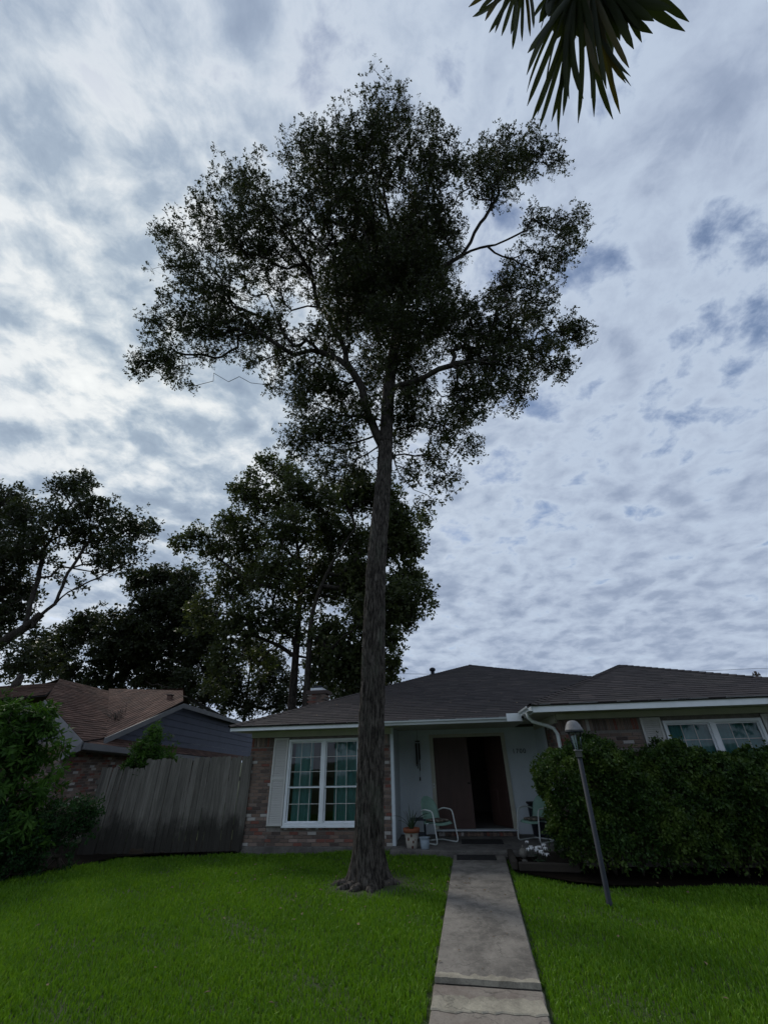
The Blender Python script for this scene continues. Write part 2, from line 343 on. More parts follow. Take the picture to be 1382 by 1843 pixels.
def cushmat():
    m, t, b, o = newmat('patterned_cushion')
    v = N(t, 'ShaderNodeTexVoronoi', i_Scale=22.0); tcn = t.nodes.new('ShaderNodeTexCoord'); t.links.new(tcn.outputs['Object'], v.inputs['Vector'])
    t.links.new(ramp(t, v.outputs['Color'], [(0, (.03, .03, .035)), (.5, (.10, .08, .06)), (1, (.28, .25, .20))]), b.inputs['Base Color']); b.inputs['Roughness'].default_value = .95; return m
MT['cushion'] = cushmat()

# ---------------------------------------------------------------- house frame: u along the front, v into the house
B0 = np.array([-3.494, 11.95, 0.0]); YAW = math.radians(8)
U = np.array([math.cos(YAW), -math.sin(YAW), 0]); V = np.array([math.sin(YAW), math.cos(YAW), 0])
def W(a, b, c=0.0): return B0 + U * a + V * b + np.array([0, 0, c])
def uv(p): q = np.asarray(p) - B0; return float(q @ U), float(q @ V)
rnd = random.Random(7); rng = np.random.default_rng(11)

def gz(x, y):                                      # gentle unevenness of the lawn
    return .03 * np.sin(x * .7 + 1.3) * np.cos(y * .55) + .015 * np.sin(x * 1.9 + y * 1.3)

# ---------------------------------------------------------------- ground
def build_ground():
    xs = np.concatenate([[-900, -300, -100, -50, -30], np.arange(-18, 18.1, .6), [30, 50, 100, 300, 900]])
    ys = np.concatenate([[-300, -100, -40, -15], np.arange(-6, 14.1, .6), [20, 30, 50, 100, 300, 1200]])
    X, Y = np.meshgrid(xs, ys); Z = gz(X, Y) - .03
    Z = np.where((np.abs(X) > 17) | (Y > 13) | (Y < -5), -.05, Z)
    nx = len(xs); V_ = np.stack([X.ravel(), Y.ravel(), Z.ravel()], 1)
    i, j = np.meshgrid(np.arange(nx - 1), np.arange(len(ys) - 1)); a = (j * nx + i).ravel()
    o = np_mesh('ground', V_, np.stack([a, a + 1, a + nx + 1, a + nx], 1), MT['ground'], smooth=True); tag(o, kind='structure')
build_ground()

# walkway: three slabs, the near two a little lower
def wl(v): return 4.86 + (4.71 - 4.86) * (v + .36) / (-6.29)      # left edge u at v
def wr(v): return 5.88 + (5.63 - 5.88) * (v + .36) / (-6.2)
walk = empty('walkway', W(5.3, -4)); tag(walk, kind='structure')
def slab_obj(name, pts_top, z, mat, th=.12, lumps=0):
    mb = MB(); mb.prism([np.array([*W(a, b)[:2], z - th]) for a, b in pts_top], (0, 0, th))
    o = mb.build(name, mat, None, .012); o.parent = walk; o.matrix_parent_inverse = walk.matrix_basis.inverted(); return o
def wavy(v, n=14, amp=.03, seed=0, u0=None, u1=None, tilt=0):
    r = random.Random(seed); u0 = wl(v) if u0 is None else u0; u1 = wr(v) if u1 is None else u1
    return [(u0 + (u1 - u0) * i / n, v + tilt * i / n + r.uniform(-amp, amp)) for i in range(n + 1)]
slab_obj('slab', [(wl(-.5), -.5), (wl(-5.98), -5.98), (wr(-6.04), -6.04), (wr(-.5), -.5)][::1], .035, MT['concrete'])
slab_obj('slab', [(wl(-6.0) - .01, -6.0), (wl(-6.45), -6.43), (wr(-6.45), -6.41), (wr(-6.06) + .01, -6.06)], .005, MT['concrete_red'])
slab_obj('slab', [(wl(-6.45), -6.44), (wl(-9.6), -9.6), (wr(-9.6), -9.6), (wr(-6.45), -6.42)], .003, MT['concrete_red'])
# worn pale lips of the slabs
b1 = wavy(-5.86, 18, .04, 3, wl(-5.86) + .005, wr(-5.92) - .01, -.10); f1 = wavy(-5.985, 18, .004, 4, wl(-6) + .002, wr(-6) - .004, -.06)
mb = MB(); n = len(b1)
top = [np.array([*W(a, b)[:2], .039]) for a, b in b1] + [np.array([*W(a, b)[:2], .043 + rnd.uniform(0, .006)]) for a, b in f1] + [np.array([*W(a, b - .012)[:2], .010]) for a, b in f1]
mb.add(top, [(i, i + n, i + n + 1, i + 1) for i in range(n - 1)] + [(i + n, i + 2 * n, i + 2 * n + 1, i + n + 1) for i in range(n - 1)])
o = mb.build('worn_lip', MT['concrete_pale']); o.parent = walk; o.matrix_parent_inverse = walk.matrix_basis.inverted()
b1 = wavy(-6.24, 18, .035, 5, wl(-6.2) + .01, wr(-6.2) - .02, .03); f1 = wavy(-6.46, 18, .025, 6, wl(-6.46), wr(-6.46))
mb = MB()
top = [np.array([*W(a, b)[:2], .009]) for a, b in b1] + [np.array([*W(a, b)[:2], .011 + rnd.uniform(0, .005)]) for a, b in f1] + [np.array([*W(a, b - .012)[:2], .006]) for a, b in f1]
mb.add(top, [(i, i + n, i + n + 1, i + 1) for i in range(n - 1)] + [(i + n, i + 2 * n, i + 2 * n + 1, i + n + 1) for i in range(n - 1)])
o = mb.build('worn_lip', MT['concrete_pale']); o.parent = walk; o.matrix_parent_inverse = walk.matrix_basis.inverted()

# mulch bed under the hedge
bedpts = [(5.9, -.55), (5.93, -1.72), (6.3, -2.05), (6.75, -2.4), (7.3, -2.58), (9.4, -2.62), (14, -2.6), (14, -1.3), (7.2, -1.3), (7.2, -.45)]
mb = MB(); mb.quad(*[np.array([*W(a, b)[:2], .012]) for a, b in bedpts]); bed = mb.build('garden_bed', MT['soil']); tag(bed, kind='structure')
lb = [(-9.5, 8.6), (-7.3, 9.6), (-6.7, 10.3), (-6.3, 10.9), (-6.05, 11.55), (-5.2, 11.80), (-3.52, 11.83), (-3.52, 13.5), (-14, 13.5), (-14, 8)]
mb = MB(); mb.quad(*[(a, b, .02) for a, b in lb]); o = mb.build('garden_bed', MT['soil']); tag(o, kind='structure')

# ---------------------------------------------------------------- lawn
def inpoly(x, y, poly):
    r = np.zeros(len(x), bool); n = len(poly)
    for i in range(n):
        x0, y0 = poly[i]; x1, y1 = poly[(i + 1) % n]
        c = ((y0 > y) != (y1 > y)) & (x < (x1 - x0) * (y - y0) / (y1 - y0 + 1e-12) + x0); r ^= c
    return r
TREE = at_y(665, 1590, 9.0)
def build_lawn():
    bands = [(3.2, 6.2, 4800, 7.0), (6.2, 8.2, 3600, 8.5), (8.2, 10.2, 2600, 10), (10.2, 12.6, 2000, 10.5)]
    xs, ys = [], []
    for y0, y1, dens, hw in bands:
        m = int((y1 - y0) * hw * 2 * dens); xs.append(rng.uniform(-hw, hw, m)); ys.append(rng.uniform(y0, y1, m))
    x = np.concatenate(xs); y = np.concatenate(ys)
    vis = (np.abs(x) < y * .86 + 1.2); x = x[vis]; y = y[vis]
    q = np.stack([x - B0[0], y - B0[1]], 1); uu = q @ U[:2]; vv = q @ V[:2]
    edge = .035 * np.sin(vv * 9) * np.sin(vv * 3.7 + 1)
    e1_ = edge + .03 * np.sin(vv * 23 + 2) * np.sin(vv * 6.1); keep = ~((uu > wl(vv) - .035 + e1_) & (uu < wr(vv) + .035 + e1_ * np.sin(vv * 2.3)) & (vv < -.3))
    keep &= ~((uu > -.06) & (uu < 3.62) & (vv > -.05)) & ~((uu > 3.5) & (vv > -.52)) & ~((uu > 5.7) & inpoly(uu, vv, bedpts)) & ~inpoly(x, y, lb) & (y < 11.9)
    keep &= (np.hypot(x - TREE[0], (y - TREE[1])) > .52 + .12 * np.sin(np.arctan2(y - TREE[1], x - TREE[0]) * 5))
    td_ = np.hypot(x - TREE[0], y - TREE[1]); keep &= rng.random(len(x)) < np.clip((td_ - .45) / .55, .12, 1)
    patch = np.sin(x * 2.1 + 1.1 * np.sin(y * 1.7)) * np.sin(y * 2.6 + x * .7) + .6 * np.sin(x * 5.3 + y * 3.9)
    keep &= rng.random(len(x)) < .80 + .2 * patch
    x = x[keep]; y = y[keep]; patch = patch[keep]; n = len(x)
    h = rng.uniform(.032, .072, n) * (1 + .14 * patch); w = rng.uniform(.0035, .0065, n) * (1 + np.clip((y - 6) * .10, 0, .6))
    a = rng.uniform(0, 2 * np.pi, n); lean = rng.uniform(.1, .8, n); bd = rng.uniform(0, 2 * np.pi, n)
    bx, by = np.cos(bd), np.sin(bd); z = gz(x, y) - .03
    P0 = np.stack([x, y, z], 1); side = np.stack([np.cos(a), np.sin(a), 0 * a], 1) * w[:, None]
    mid = P0 + np.stack([bx * lean * h * .28, by * lean * h * .28, h * .6], 1)
    tip = P0 + np.stack([bx * lean * h * .95, by * lean * h * .95, h * (1.05 - .35 * lean)], 1)
    Vv = np.stack([P0 - side, P0 + side, mid + side * .8, mid - side * .8, tip], 1).reshape(-1, 3)
    b = np.arange(n) * 5
    t = np.clip(rng.normal(.42, .2, n) + .09 * patch + .35 * (rng.random(n) < .03), 0, 1)
    f1 = np.stack([b, b + 1, b + 2], 1); f2 = np.stack([b, b + 2, b + 3], 1); f3 = np.stack([b + 3, b + 2, b + 4], 1)
    o = np_mesh('lawn_grass', Vv, np.concatenate([f1, f2, f3]), MT['grass'], attr=np.repeat(t, 5))
    tag(o, 'short green lawn grass in front of the brick house', 'grass', kind='stuff')
build_lawn()

# ---------------------------------------------------------------- house
HL = 'low brick house with a dark shingled hip roof and white trim'
house = empty('brick_house', W(0, 0), -YAW); tag(house, HL, 'house')
def hb(name, mat, *boxes, parent=None, bevel=0):
    mb = MB()
    for b in boxes: mb.box(*b)
    return mb.build(name, mat, parent or house, bevel)
# masonry core (mortar face), with the window opening left free
WALLV = .012
core = hb('wall', MT['mortar'],
   (0.0, 1.0, WALLV, .2, 0, 2.26), (1.0, 2.8, WALLV, .2, 0, .40), (2.8, 3.54, WALLV, .2, 0, 2.26), (1.0, 2.8, WALLV, .2, 2.2, 2.26),
   (0.012, .2, .2, 9, 0, 2.26), (0.012, 13, 8.9, 9.1, 0, 2.26))
wingcore = hb('wall', MT['mortar'],
   (7.262, 9.22, -1.338, -1.15, 0, 2.36), (9.22, 11.05, -1.338, -1.15, 0, .6), (11.05, 13, -1.338, -1.15, 0, 2.36), (9.22, 11.05, -1.338, -1.15, 2.28, 2.36),
   (7.262, 7.45, -1.15, 1.6, 0, 2.36), (12.8, 13, -1.15, 9, 0, 2.36))
# foundation ledge
hb('foundation', MT['slab'], (-.015, 3.555, -.02, .2, -.1, .085), bevel=.006)
# individual bricks
BL, BH, BD = .203, .057, .075; JT = .010
brick_meshes = {}
def brick_mesh(l, h, dpt, k):
    key = (round(l, 3), round(h, 3), round(dpt, 3), k)
    if key not in brick_meshes:
        r = random.Random(hash(key) & 0xffff); mb = MB(); j = lambda s: r.uniform(-s, s)
        c = .004
        x0, x1, z0, z1 = -l / 2, l / 2, -h / 2, h / 2
        fr = [(x0 + c, 0 + j(.002), z0 + c), (x1 - c, j(.002), z0 + c), (x1 - c, j(.002), z1 - c), (x0 + c, j(.002), z1 - c)]
        md = [(x0 + j(.002), c, z0), (x1 + j(.002), c, z0), (x1 + j(.002), c, z1), (x0 + j(.002), c, z1)]
        bk = [(x0, dpt, z0), (x1, dpt, z0), (x1, dpt, z1), (x0, dpt, z1)]
        mb.add(fr + md + bk, [(0, 1, 2, 3)] + [(i + 4, (i + 1) % 4 + 4, (i + 1) % 4, i) for i in range(4)] + [(i + 8, (i + 1) % 4 + 8, (i + 1) % 4 + 4, i + 4) for i in range(4)])
        me = bpy.data.meshes.new('brick'); me.from_pydata(mb.v, [], mb.f); me.materials.append(MT['brick']); me.update(); brick_meshes[key] = me
    return brick_meshes[key]
def brick(parent, uc, vc, zc_, l=BL, h=BH, dpt=BD, rz=0):
    o = link('brick', brick_mesh(l, h, dpt, rnd.randrange(4)), parent); o.location = (uc, vc + rnd.uniform(-.003, .003), zc_)
    o.rotation_euler = (rnd.uniform(-.006, .006), rnd.uniform(-.006, .006), rz + rnd.uniform(-.006, .006)); return o
def lay(u0, u1, z0, z1, fn, vface=0.0):
    z = z0; row = int(round(z0 / (BH + JT)))
    while z + BH <= z1 + .004:
        off = 0 if row % 2 else (BL + JT) / 2
        k = math.floor((u0 - off) / (BL + JT)); x = k * (BL + JT) + off
        while x < u1:
            a, b = max(x, u0), min(x + BL, u1)
            if b - a > .03: fn((a + b) / 2, vface, z + BH / 2, round(b - a, 2))
            x += BL + JT
        z += BH + JT; row += 1
fb = lambda a, b, c, l: brick(core, a, b, c, l)
C0 = .095
lay(0, .60, C0, 2.05, fb); lay(3.19, 3.54, C0, 2.05, fb); lay(.60, 3.19, C0, .385, fb)
for k in range(int(3.54 / .067)):
    x = .033 + k * .067
    if x < .62 or x > 3.16: brick(core, x, 0, 2.155, .057, .2)
for k in range(int(1.84 / .075)):                      # rowlock sill
    o = brick(core, 1.0 + k * .075, -.035, .425, .064, .06, .11); o.rotation_euler[0] += .12
fw = lambda a, b, c, l: brick(wingcore, a, b, c, l)
lay(7.25, 8.80, 1.83, 2.13, fw, -1.35)
for k in range(int(1.55 / .067)): brick(wingcore, 7.283 + k * .067, -1.35, 2.245, .057, .2)
jm = MB()
def jbrick(a, b, c, l, h=BH, side=False):
    if side: jm.box(7.25, 7.30, a - l / 2, a + l / 2, c - h / 2, c + h / 2)
    else: jm.box(a - l / 2, a + l / 2, b, b + .05, c - h / 2, c + h / 2)
lay(7.25, 13, C0, 1.80, lambda a, b, c, l: jbrick(a, b, c, l) if (a < 8.85 or a > 11.4 or c < .6) else None, -1.35)
lay(-1.35 + .06, 1.55, C0, 2.30, lambda a, b, c, l: jbrick(a, b, c, l, side=True))
o = jm.build('brick_courses', MT['bricki'], house); o['kind'] = 'stuff'
# soffit, frieze boards, porch ceiling
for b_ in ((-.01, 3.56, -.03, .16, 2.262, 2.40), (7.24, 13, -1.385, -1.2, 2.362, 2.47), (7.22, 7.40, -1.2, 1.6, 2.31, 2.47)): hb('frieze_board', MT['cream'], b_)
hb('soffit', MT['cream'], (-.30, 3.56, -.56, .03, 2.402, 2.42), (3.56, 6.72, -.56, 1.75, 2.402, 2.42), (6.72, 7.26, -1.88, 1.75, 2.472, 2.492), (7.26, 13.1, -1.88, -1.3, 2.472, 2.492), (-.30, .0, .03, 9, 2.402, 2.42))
hb('fascia', MT['white'], (-.34, 3.4, -.60, -.56, 2.392, 2.492), (-.34, -.30, -.56, 9, 2.392, 2.492), (6.69, 13.2, -1.95, -1.91, 2.468, 2.595), bevel=.004)
hb('fascia', MT['gutter'], (3.4, 6.66, -.60, -.56, 2.40, 2.492), (6.70, 6.74, -1.91, -.6, 2.468, 2.592))
# drip edge between shingles and fascia
hb('drip_edge', MT['gutter'], (-.35, 6.6, -.625, -.602, 2.494, 2.510), (6.68, 13.2, -1.975, -1.952, 2.597, 2.612))
# gutter: open K profile along the porch eave and along the side of the right wing
def gutter_run(name, p, q, z0, out):                  # p,q ends (u,v); out = outward unit (u,v)
    prof = [(0, .0), (0, -.09), (.07, -.09), (.085, -.05), (.11, -.03), (.115, 0), (.105, 0), (.10, -.025), (.075, -.045), (.06, -.08), (.01, -.08), (.01, 0)]
    mb = MB(); vs = []
    for e in (p, q):
        for a, h in prof: vs.append((e[0] + out[0] * a, e[1] + out[1] * a, z0 + h))
    m = len(prof); mb.add(vs, [(i, (i + 1) % m, (i + 1) % m + m, i + m) for i in range(m)] + [tuple(range(m)), tuple(range(m, 2 * m))[::-1]])
    return mb.build(name, MT['gutter'], house)
gutter_run('gutter', (2.9, -.603), (6.60, -.603), 2.49, (0, -1))
gutter_run('gutter', (6.687, -.70), (6.687, -1.96), 2.585, (-1, 0))
hb('gutter_splash_guard', MT['white'], (6.30, 6.62, -.74, -.722, 2.40, 2.56))
# downspout
dp = [(6.64, -1.50, 2.50), (6.65, -1.48, 2.42), (6.72, -1.46, 2.34), (7.02, -1.42, 2.25), (7.13, -1.41, 2.20), (7.18, -1.41, 2.10), (7.18, -1.41, 1.2), (7.18, -1.41, .1)]
mb = MB(); mb.tube(dp, .036, 8); mb.build('downspout', MT['wtube'], house)

# window builder: u0..u1, z0..z1 at wall plane v; columns 2 units
def rect_frame(mb, a0, a1, z0, z1, w, v0, v1):
    mb.box(a0, a0 + w, v0, v1, z0, z1); mb.box(a1 - w, a1, v0, v1, z0, z1); mb.box(a0 + w, a1 - w, v0, v1, z0, z0 + w); mb.box(a0 + w, a1 - w, v0, v1, z1 - w, z1)
def window(u0, u1, z0, z1, vf, rows_up, rows_lo, drape):
    w = empty('window', (0, 0, 0), 0, house)
    mb = MB(); rect_frame(mb, u0, u1, z0, z1, .055, vf - .045, vf + .09); mid = (u0 + u1) / 2; mb.box(mid - .05, mid + .05, vf - .05, vf + .09, z0 + .055, z1 - .055); mb.build('window_frame', MT['white'], w, .004)
    hb('sill', MT['white'], (u0 - .02, u1 + .02, vf - .07, vf + .02, z0 - .03, z0 - .001), parent=w, bevel=.004)
    for (a0, a1) in ((u0 + .055, mid - .05), (mid + .05, u1 - .055)):
        zm = z0 + .055 + (z1 - z0 - .11) * .42
        for (b0, b1, rows, vo) in ((zm - .02, z1 - .055, rows_up, .0), (z0 + .055, zm + .02, rows_lo, .035)):
            fw_ = .028
            mb = MB(); rect_frame(mb, a0, a1, b0, b1, fw_, vf - .005 + vo, vf + .025 + vo); mb.build('sash', MT['white'], w, .003)
            c0, c1, d0, d1 = a0 + fw_, a1 - fw_, b0 + fw_, b1 - fw_
            for i in range(1, 3):
                x = c0 + (c1 - c0) * i / 3; hb('muntin', MT['shutter'], (x - .006, x + .006, vf + .006 + vo, vf + .018 + vo, d0, d1), parent=w)
            for i in range(1, rows):
                z = d0 + (d1 - d0) * i / rows; hb('muntin', MT['shutter'], (c0, c1, vf + .0075 + vo, vf + .0165 + vo, z - .006, z + .006), parent=w)
            for i in range(3):
                for j in range(rows):
                    x0 = c0 + (c1 - c0) * i / 3; x1 = c0 + (c1 - c0) * (i + 1) / 3; y0 = d0 + (d1 - d0) * j / rows; y1 = d0 + (d1 - d0) * (j + 1) / rows
                    t1, t2 = rnd.uniform(-.002, .002), rnd.uniform(-.002, .002)
                    MB().quad((x0, vf + .011 + vo + t1, y0), (x1, vf + .011 + vo + t2, y0), (x1, vf + .011 + vo - t1, y1), (x0, vf + .011 + vo - t2, y1)).build('pane', MT['glass'], w)
    return w
window(1.0, 2.8, .46, 2.2, 0.0, 3, 2, 1)
window(9.24, 11.03, .75, 2.28, -1.35, 3, 2, 1)
def curtain(u0, u1, z0, z1, v, seed):
    r = random.Random(seed); n = int((u1 - u0) / .012); vs = []; ph = 0
    for i in range(n + 1):
        ph += r.uniform(.45, .8); off = .028 * math.sin(ph) + .01 * math.sin(ph * .37)
        vs += [(u0 + (u1 - u0) * i / n, v + off * .6, z0), (u0 + (u1 - u0) * i / n, v + off, (z0 + z1) / 2), (u0 + (u1 - u0) * i / n, v + off * .8, z1)]
    mb = MB(); mb.add(vs, [(i * 3 + k, i * 3 + 3 + k, i * 3 + 4 + k, i * 3 + 1 + k) for i in range(n) for k in range(2)], True)
    o = mb.build('curtain', MT['curtain'], house); return o
curtain(1.12, 1.60, .3, 2.25, .15, 1); curtain(2.14, 2.72, .3, 2.25, .15, 2)
curtain(9.2, 10.12, .6, 2.3, -1.255, 3); curtain(10.14, 11.08, .6, 2.3, -1.255, 4)
# shutters with louvres
def shutter(u0, u1, z0, z1, v):
    s = empty('shutter', (0, 0, 0), 0, house)
    mb = MB(); fr = .045; rect_frame(mb, u0, u1, z0, z1, fr, v - .045, v - .012); zm = z0 + (z1 - z0) * .52
    mb.box(u0 + fr, u1 - fr, v - .044, v - .012, zm - .03, zm + .03); mb.build('shutter_frame', MT['shutter'], s, .004)
    hb('backing', MT['shutter'], (u0 + .03, u1 - .03, v - .014, v - .004, z0 + .03, z1 - .03), parent=s)
    me = None
    for (a, b) in ((z0 + fr, zm - .03), (zm + .03, z1 - fr)):
        k = int((b - a) / .034)
        for i in range(k):
            if me is None:
                m2 = MB(); m2.prism([(u0 + fr, -.026, -.004), (u0 + fr, -.004, .026), (u0 + fr, -.001, .023), (u0 + fr, -.023, -.007)], (u1 - u0 - 2 * fr, 0, 0))
                me = bpy.data.meshes.new('slat'); me.from_pydata(m2.v, [], m2.f); me.materials.append(MT['shutter'])
            o = link('slat', me, s); o.location = (0, v - .014, a + (i + .3) * (b - a) / k)
shutter(.61, .985, .46, 2.24, 0.0); shutter(2.815, 3.18, .46, 2.24, 0.0); shutter(8.83, 9.215, .75, 2.345, -1.35); shutter(11.06, 11.44, .75, 2.345, -1.35)

# porch recess
PV = 1.6
hb('porch_wall', MT['siding'], (3.44, 4.40, PV, PV + .1, .08, 2.40), (6.42, 7.26, PV, PV + .1, .08, 2.40), (4.40, 6.42, PV, PV + .1, 2.28, 2.40), (3.44, 3.555, .2, PV, .08, 2.40), (7.215, 7.25, .25, PV, .08, 2.31))
for k in range(1, 9):                                   # panel battens of the porch wall
    x = 3.56 + k * .41
    if not 4.38 < x < 6.44: hb('batten', MT['siding'], (x - .004, x + .004, PV - .004, PV - .001, .1, 2.4))
hb('porch_column', MT['siding'], (3.543, 3.62, -.01, .2, .10, 2.40), bevel=.005)
hb('door_frame', MT['cream'], (4.40, 4.50, PV - .03, PV + .12, .2, 2.28), (6.32, 6.42, PV - .03, PV + .12, .2, 2.28), (4.50, 6.32, PV - .03, PV + .12, 2.205, 2.279))
hb('threshold', MT['siding'], (4.44, 6.38, PV - .10, PV + .12, .165, .199), bevel=.006)
# brick doorstep
st = MB()
for k in range(26):
    st.box(4.42 + k * .0765, 4.42 + k * .0765 + .067, PV - .32, PV - .10, .10, .158)
o = st.build('doorstep', MT['bricki'], house, .004)
def door(u0, u1, v, hinge_right, ang, name='door'):
    z0, z1 = .205, 2.20; w = u1 - u0
    s = -1 if hinge_right else 1
    X = lambda a, b: (min(s * a, s * b), max(s * a, s * b))
    mb = MB(); a, b = X(0, w); mb.box(a, b, 0, .045, z0, z1); leaf = mb.build(name, MT['door'], house, .003); leaf.location = (u1 if hinge_right else u0, v, 0); leaf.rotation_euler = (0, 0, ang)
    for (p0, p1, q0, q1) in ((.10, .40, .16, .78), (.48, .78, .16, .78), (.10, .40, .90, 1.30), (.48, .78, .90, 1.30), (.10, .40, 1.42, 1.86), (.48, .78, 1.42, 1.86)):
        a, b = X(p0 * w / .88, p1 * w / .88); mb = MB(); mb.prism([(a, 0, z0 + q0), (b, 0, z0 + q0), (b, 0, z0 + q1), (a, 0, z0 + q1)], (0, -.004, 0))
        mb.prism([(a + .03, -.004, z0 + q0 + .03), (b - .03, -.004, z0 + q0 + .03), (b - .03, -.004, z0 + q1 - .03), (a + .03, -.004, z0 + q1 - .03)], (0, -.008, 0)); mb.build('panel', MT['door'], leaf, .004)
    a, b = X(w - .075, w - .035); mb = MB(); mb.lathe([(.004, 0), (.028, .01), (.03, .03), (.02, .045), (.004, .05)], 12)
    k = mb.build('knob', MT['woodchime'], leaf); k.rotation_euler = (math.radians(90), 0, 0); k.location = ((a + b) / 2, 0, z0 + .95)
    return leaf
door(4.50, 5.41, PV + .02, False, 0.0); door(5.41, 6.32, PV + .02, True, -math.radians(62))
# dark rooms
mb = MB(); mb.box(.21, 3.43, .205, 4.2, .1, 2.38); mb.f = [f for i, f in enumerate(mb.f) if i != 2]; mb.sm = mb.sm[:5]; mb.build('room', MT['room'], house)
mb = MB(); mb.box(3.56, 7.2, PV + .105, 5.5, .19, 2.38); mb.f = [f for i, f in enumerate(mb.f) if i != 2]; mb.sm = mb.sm[:5]; mb.build('room', MT['room'], house)
mb = MB(); mb.box(7.46, 12.7, -1.145, 3.5, .1, 2.45); mb.f = [f for i, f in enumerate(mb.f) if i != 2]; mb.sm = mb.sm[:5]; mb.build('room', MT['room'], house)
# porch slab
o = hb('porch_floor', MT['slab'], (3.545, 7.24, -.49, PV, -.1, .10), bevel=.012)
# house number, doorbell
hn = empty('house_number', (0, 0, 0), 0, house)
for i, ch in enumerate('1700'):
    cu = bpy.data.curves.new('digit', 'FONT'); cu.body = ch; cu.size = .15; cu.extrude = .006
    tmp = bpy.data.objects.new('tmp', cu); col.objects.link(tmp); me = bpy.data.meshes.new_from_object(tmp); bpy.data.objects.remove(tmp)
    o = link('digit', me, hn, MT['numbers']); o.rotation_euler = (math.radians(90), 0, 0); o.location = (6.565 + i * .092, PV - .008, 1.79)
db = hb('doorbell', MT['wtube'], (4.425, 4.465, PV - .052, PV - .031, 1.06, 1.16), bevel=.005)
hb('button', MT['dark'], (4.437, 4.453, PV - .056, PV - .052, 1.095, 1.115), parent=db)

# ---- roofs
def clip(poly, a, b, c):                             # keep a*x+b*y<=c
    out = []
    for i in range(len(poly)):
        p, q = poly[i], poly[(i + 1) % len(poly)]; fp = a * p[0] + b * p[1] - c; fq = a * q[0] + b * q[1] - c
        if fp <= 0: out.append(p)
        if (fp < 0 < fq) or (fq < 0 < fp):
            t = fp / (fp - fq); out.append((p[0] + (q[0] - p[0]) * t, p[1] + (q[1] - p[1]) * t))
    return out
def clip_convex(rect, poly):
    r = rect
    for i in range(len(poly)):
        p, q = poly[i], poly[(i + 1) % len(poly)]; a, b = q[1] - p[1], -(q[0] - p[0]); c = a * p[0] + b * p[1]
        r = clip(r, a, b, c)
        if len(r) < 3: return []
    return r
def shingle_plane(pts, eave_dir, mat, parent, course=.143, tab=.30, seed=0, lift=.009, name='shingles'):
    """pts: convex polygon (3D, any order CCW seen from outside), eave_dir: along the eave"""
    r = random.Random(seed); P_ = [np.asarray(p, float) for p in pts]
    nrm = np.zeros(3)
    for i in range(1, len(P_) - 1): nrm += np.cross(P_[i] - P_[0], P_[i + 1] - P_[0])
    nrm /= np.linalg.norm(nrm)
    if nrm[2] < 0: nrm = -nrm; P_ = P_[::-1]
    c_ = sum(P_) / len(P_); P_ = [p - nrm * float((p - c_) @ nrm) for p in P_]
    ex = np.asarray(eave_dir, float); ex -= nrm * ex.dot(nrm); ex /= np.linalg.norm(ex); ey = np.cross(nrm, ex)
    if ey[2] < 0: ex = -ex; ey = -ey
    o0 = P_[0]; p2 = [((p - o0) @ ex, (p - o0) @ ey) for p in P_]
    mb = MB(); y0 = min(p[1] for p in p2); y1 = max(p[1] for p in p2); x0 = min(p[0] for p in p2); x1 = max(p[0] for p in p2)
    under = MB(); under.prism([p - nrm * .03 for p in P_], nrm * .028); under.build('roof_deck', MT['underlay'], parent)
    k = 0; y = y0
    while y < y1:
        xx = x0 - r.uniform(0, tab)
        while xx < x1:
            w = tab * r.uniform(.7, 1.3); jag = r.uniform(-.006, .006); h = lift * r.uniform(.75, 1.3)
            pl = clip_convex([(xx, y + jag), (xx + w - .006, y + jag), (xx + w - .006, y + course + .02), (xx, y + course + .02)], p2)
            if len(pl) >= 3:
                n = len(pl); hh = [h * (1 - (p[1] - y) / (course + .02) * .9) for p in pl]
                tp = [o0 + ex * p[0] + ey * p[1] + nrm * z for p, z in zip(pl, hh)]
                bt = [o0 + ex * p[0] + ey * p[1] - nrm * .004 for p in pl]
                fs = [tuple(range(n))]
                for i in range(n):
                    j = (i + 1) % n
                    if abs(pl[i][1] - (y + jag)) < 1e-4 and abs(pl[j][1] - (y + jag)) < 1e-4: fs.append((i + n, j + n, j, i))
                mb.add(tp + bt, fs)
            xx += w
        y += course; k += 1
    o = mb.build(name, mat, parent); o['kind'] = 'stuff'; return o
roof = empty('roof', (0, 0, 0), 0, house)
EZ, WZ = 2.505, 2.607
def mp(a, b): return (a, b, EZ + .36 * (b + .62))
APX = (5.88, 5.62, mp(0, 5.62)[2])
shingle_plane([mp(-.36, -.64), mp(9.4, -.64), mp(9.4, 2.85), APX], (1, 0, 0), MT['shingle'], roof, seed=1)
shingle_plane([(-.36, -.64, EZ), APX, (-.36, 11.86, EZ)], (0, 1, 0), MT['shingle'], roof, seed=2, course=.2, tab=.6)
shingle_plane([APX, mp(9.4, 2.85), (12.6, .4, 2.7), (12.6, 11.5, EZ)], (0, 1, -.05), MT['shingle'], roof, seed=3, course=.25, tab=.8)
shingle_plane([APX, (12.6, 11.86, EZ), (-.36, 11.86, EZ)], (1, 0, 0), MT['shingle'], roof, seed=3, course=.3, tab=.9)
WA = (9.63, .99, 3.75)
shingle_plane([(6.67, -1.98, WZ), (13.24, -1.98, WZ), WA], (1, 0, 0), MT['shingle'], roof, seed=4)
shingle_plane([(6.67, -1.98, WZ), WA, (9.63, 3.2, 3.75), (6.67, 3.2, WZ)], (0, 1, 0), MT['shingle'], roof, seed=5)
shingle_plane([WA, (13.24, -1.98, WZ), (13.24, 4.0, WZ), (9.63, 3.2, 3.75)], (0, 1, 0), MT['shingle'], roof, seed=6, course=.25, tab=.8)
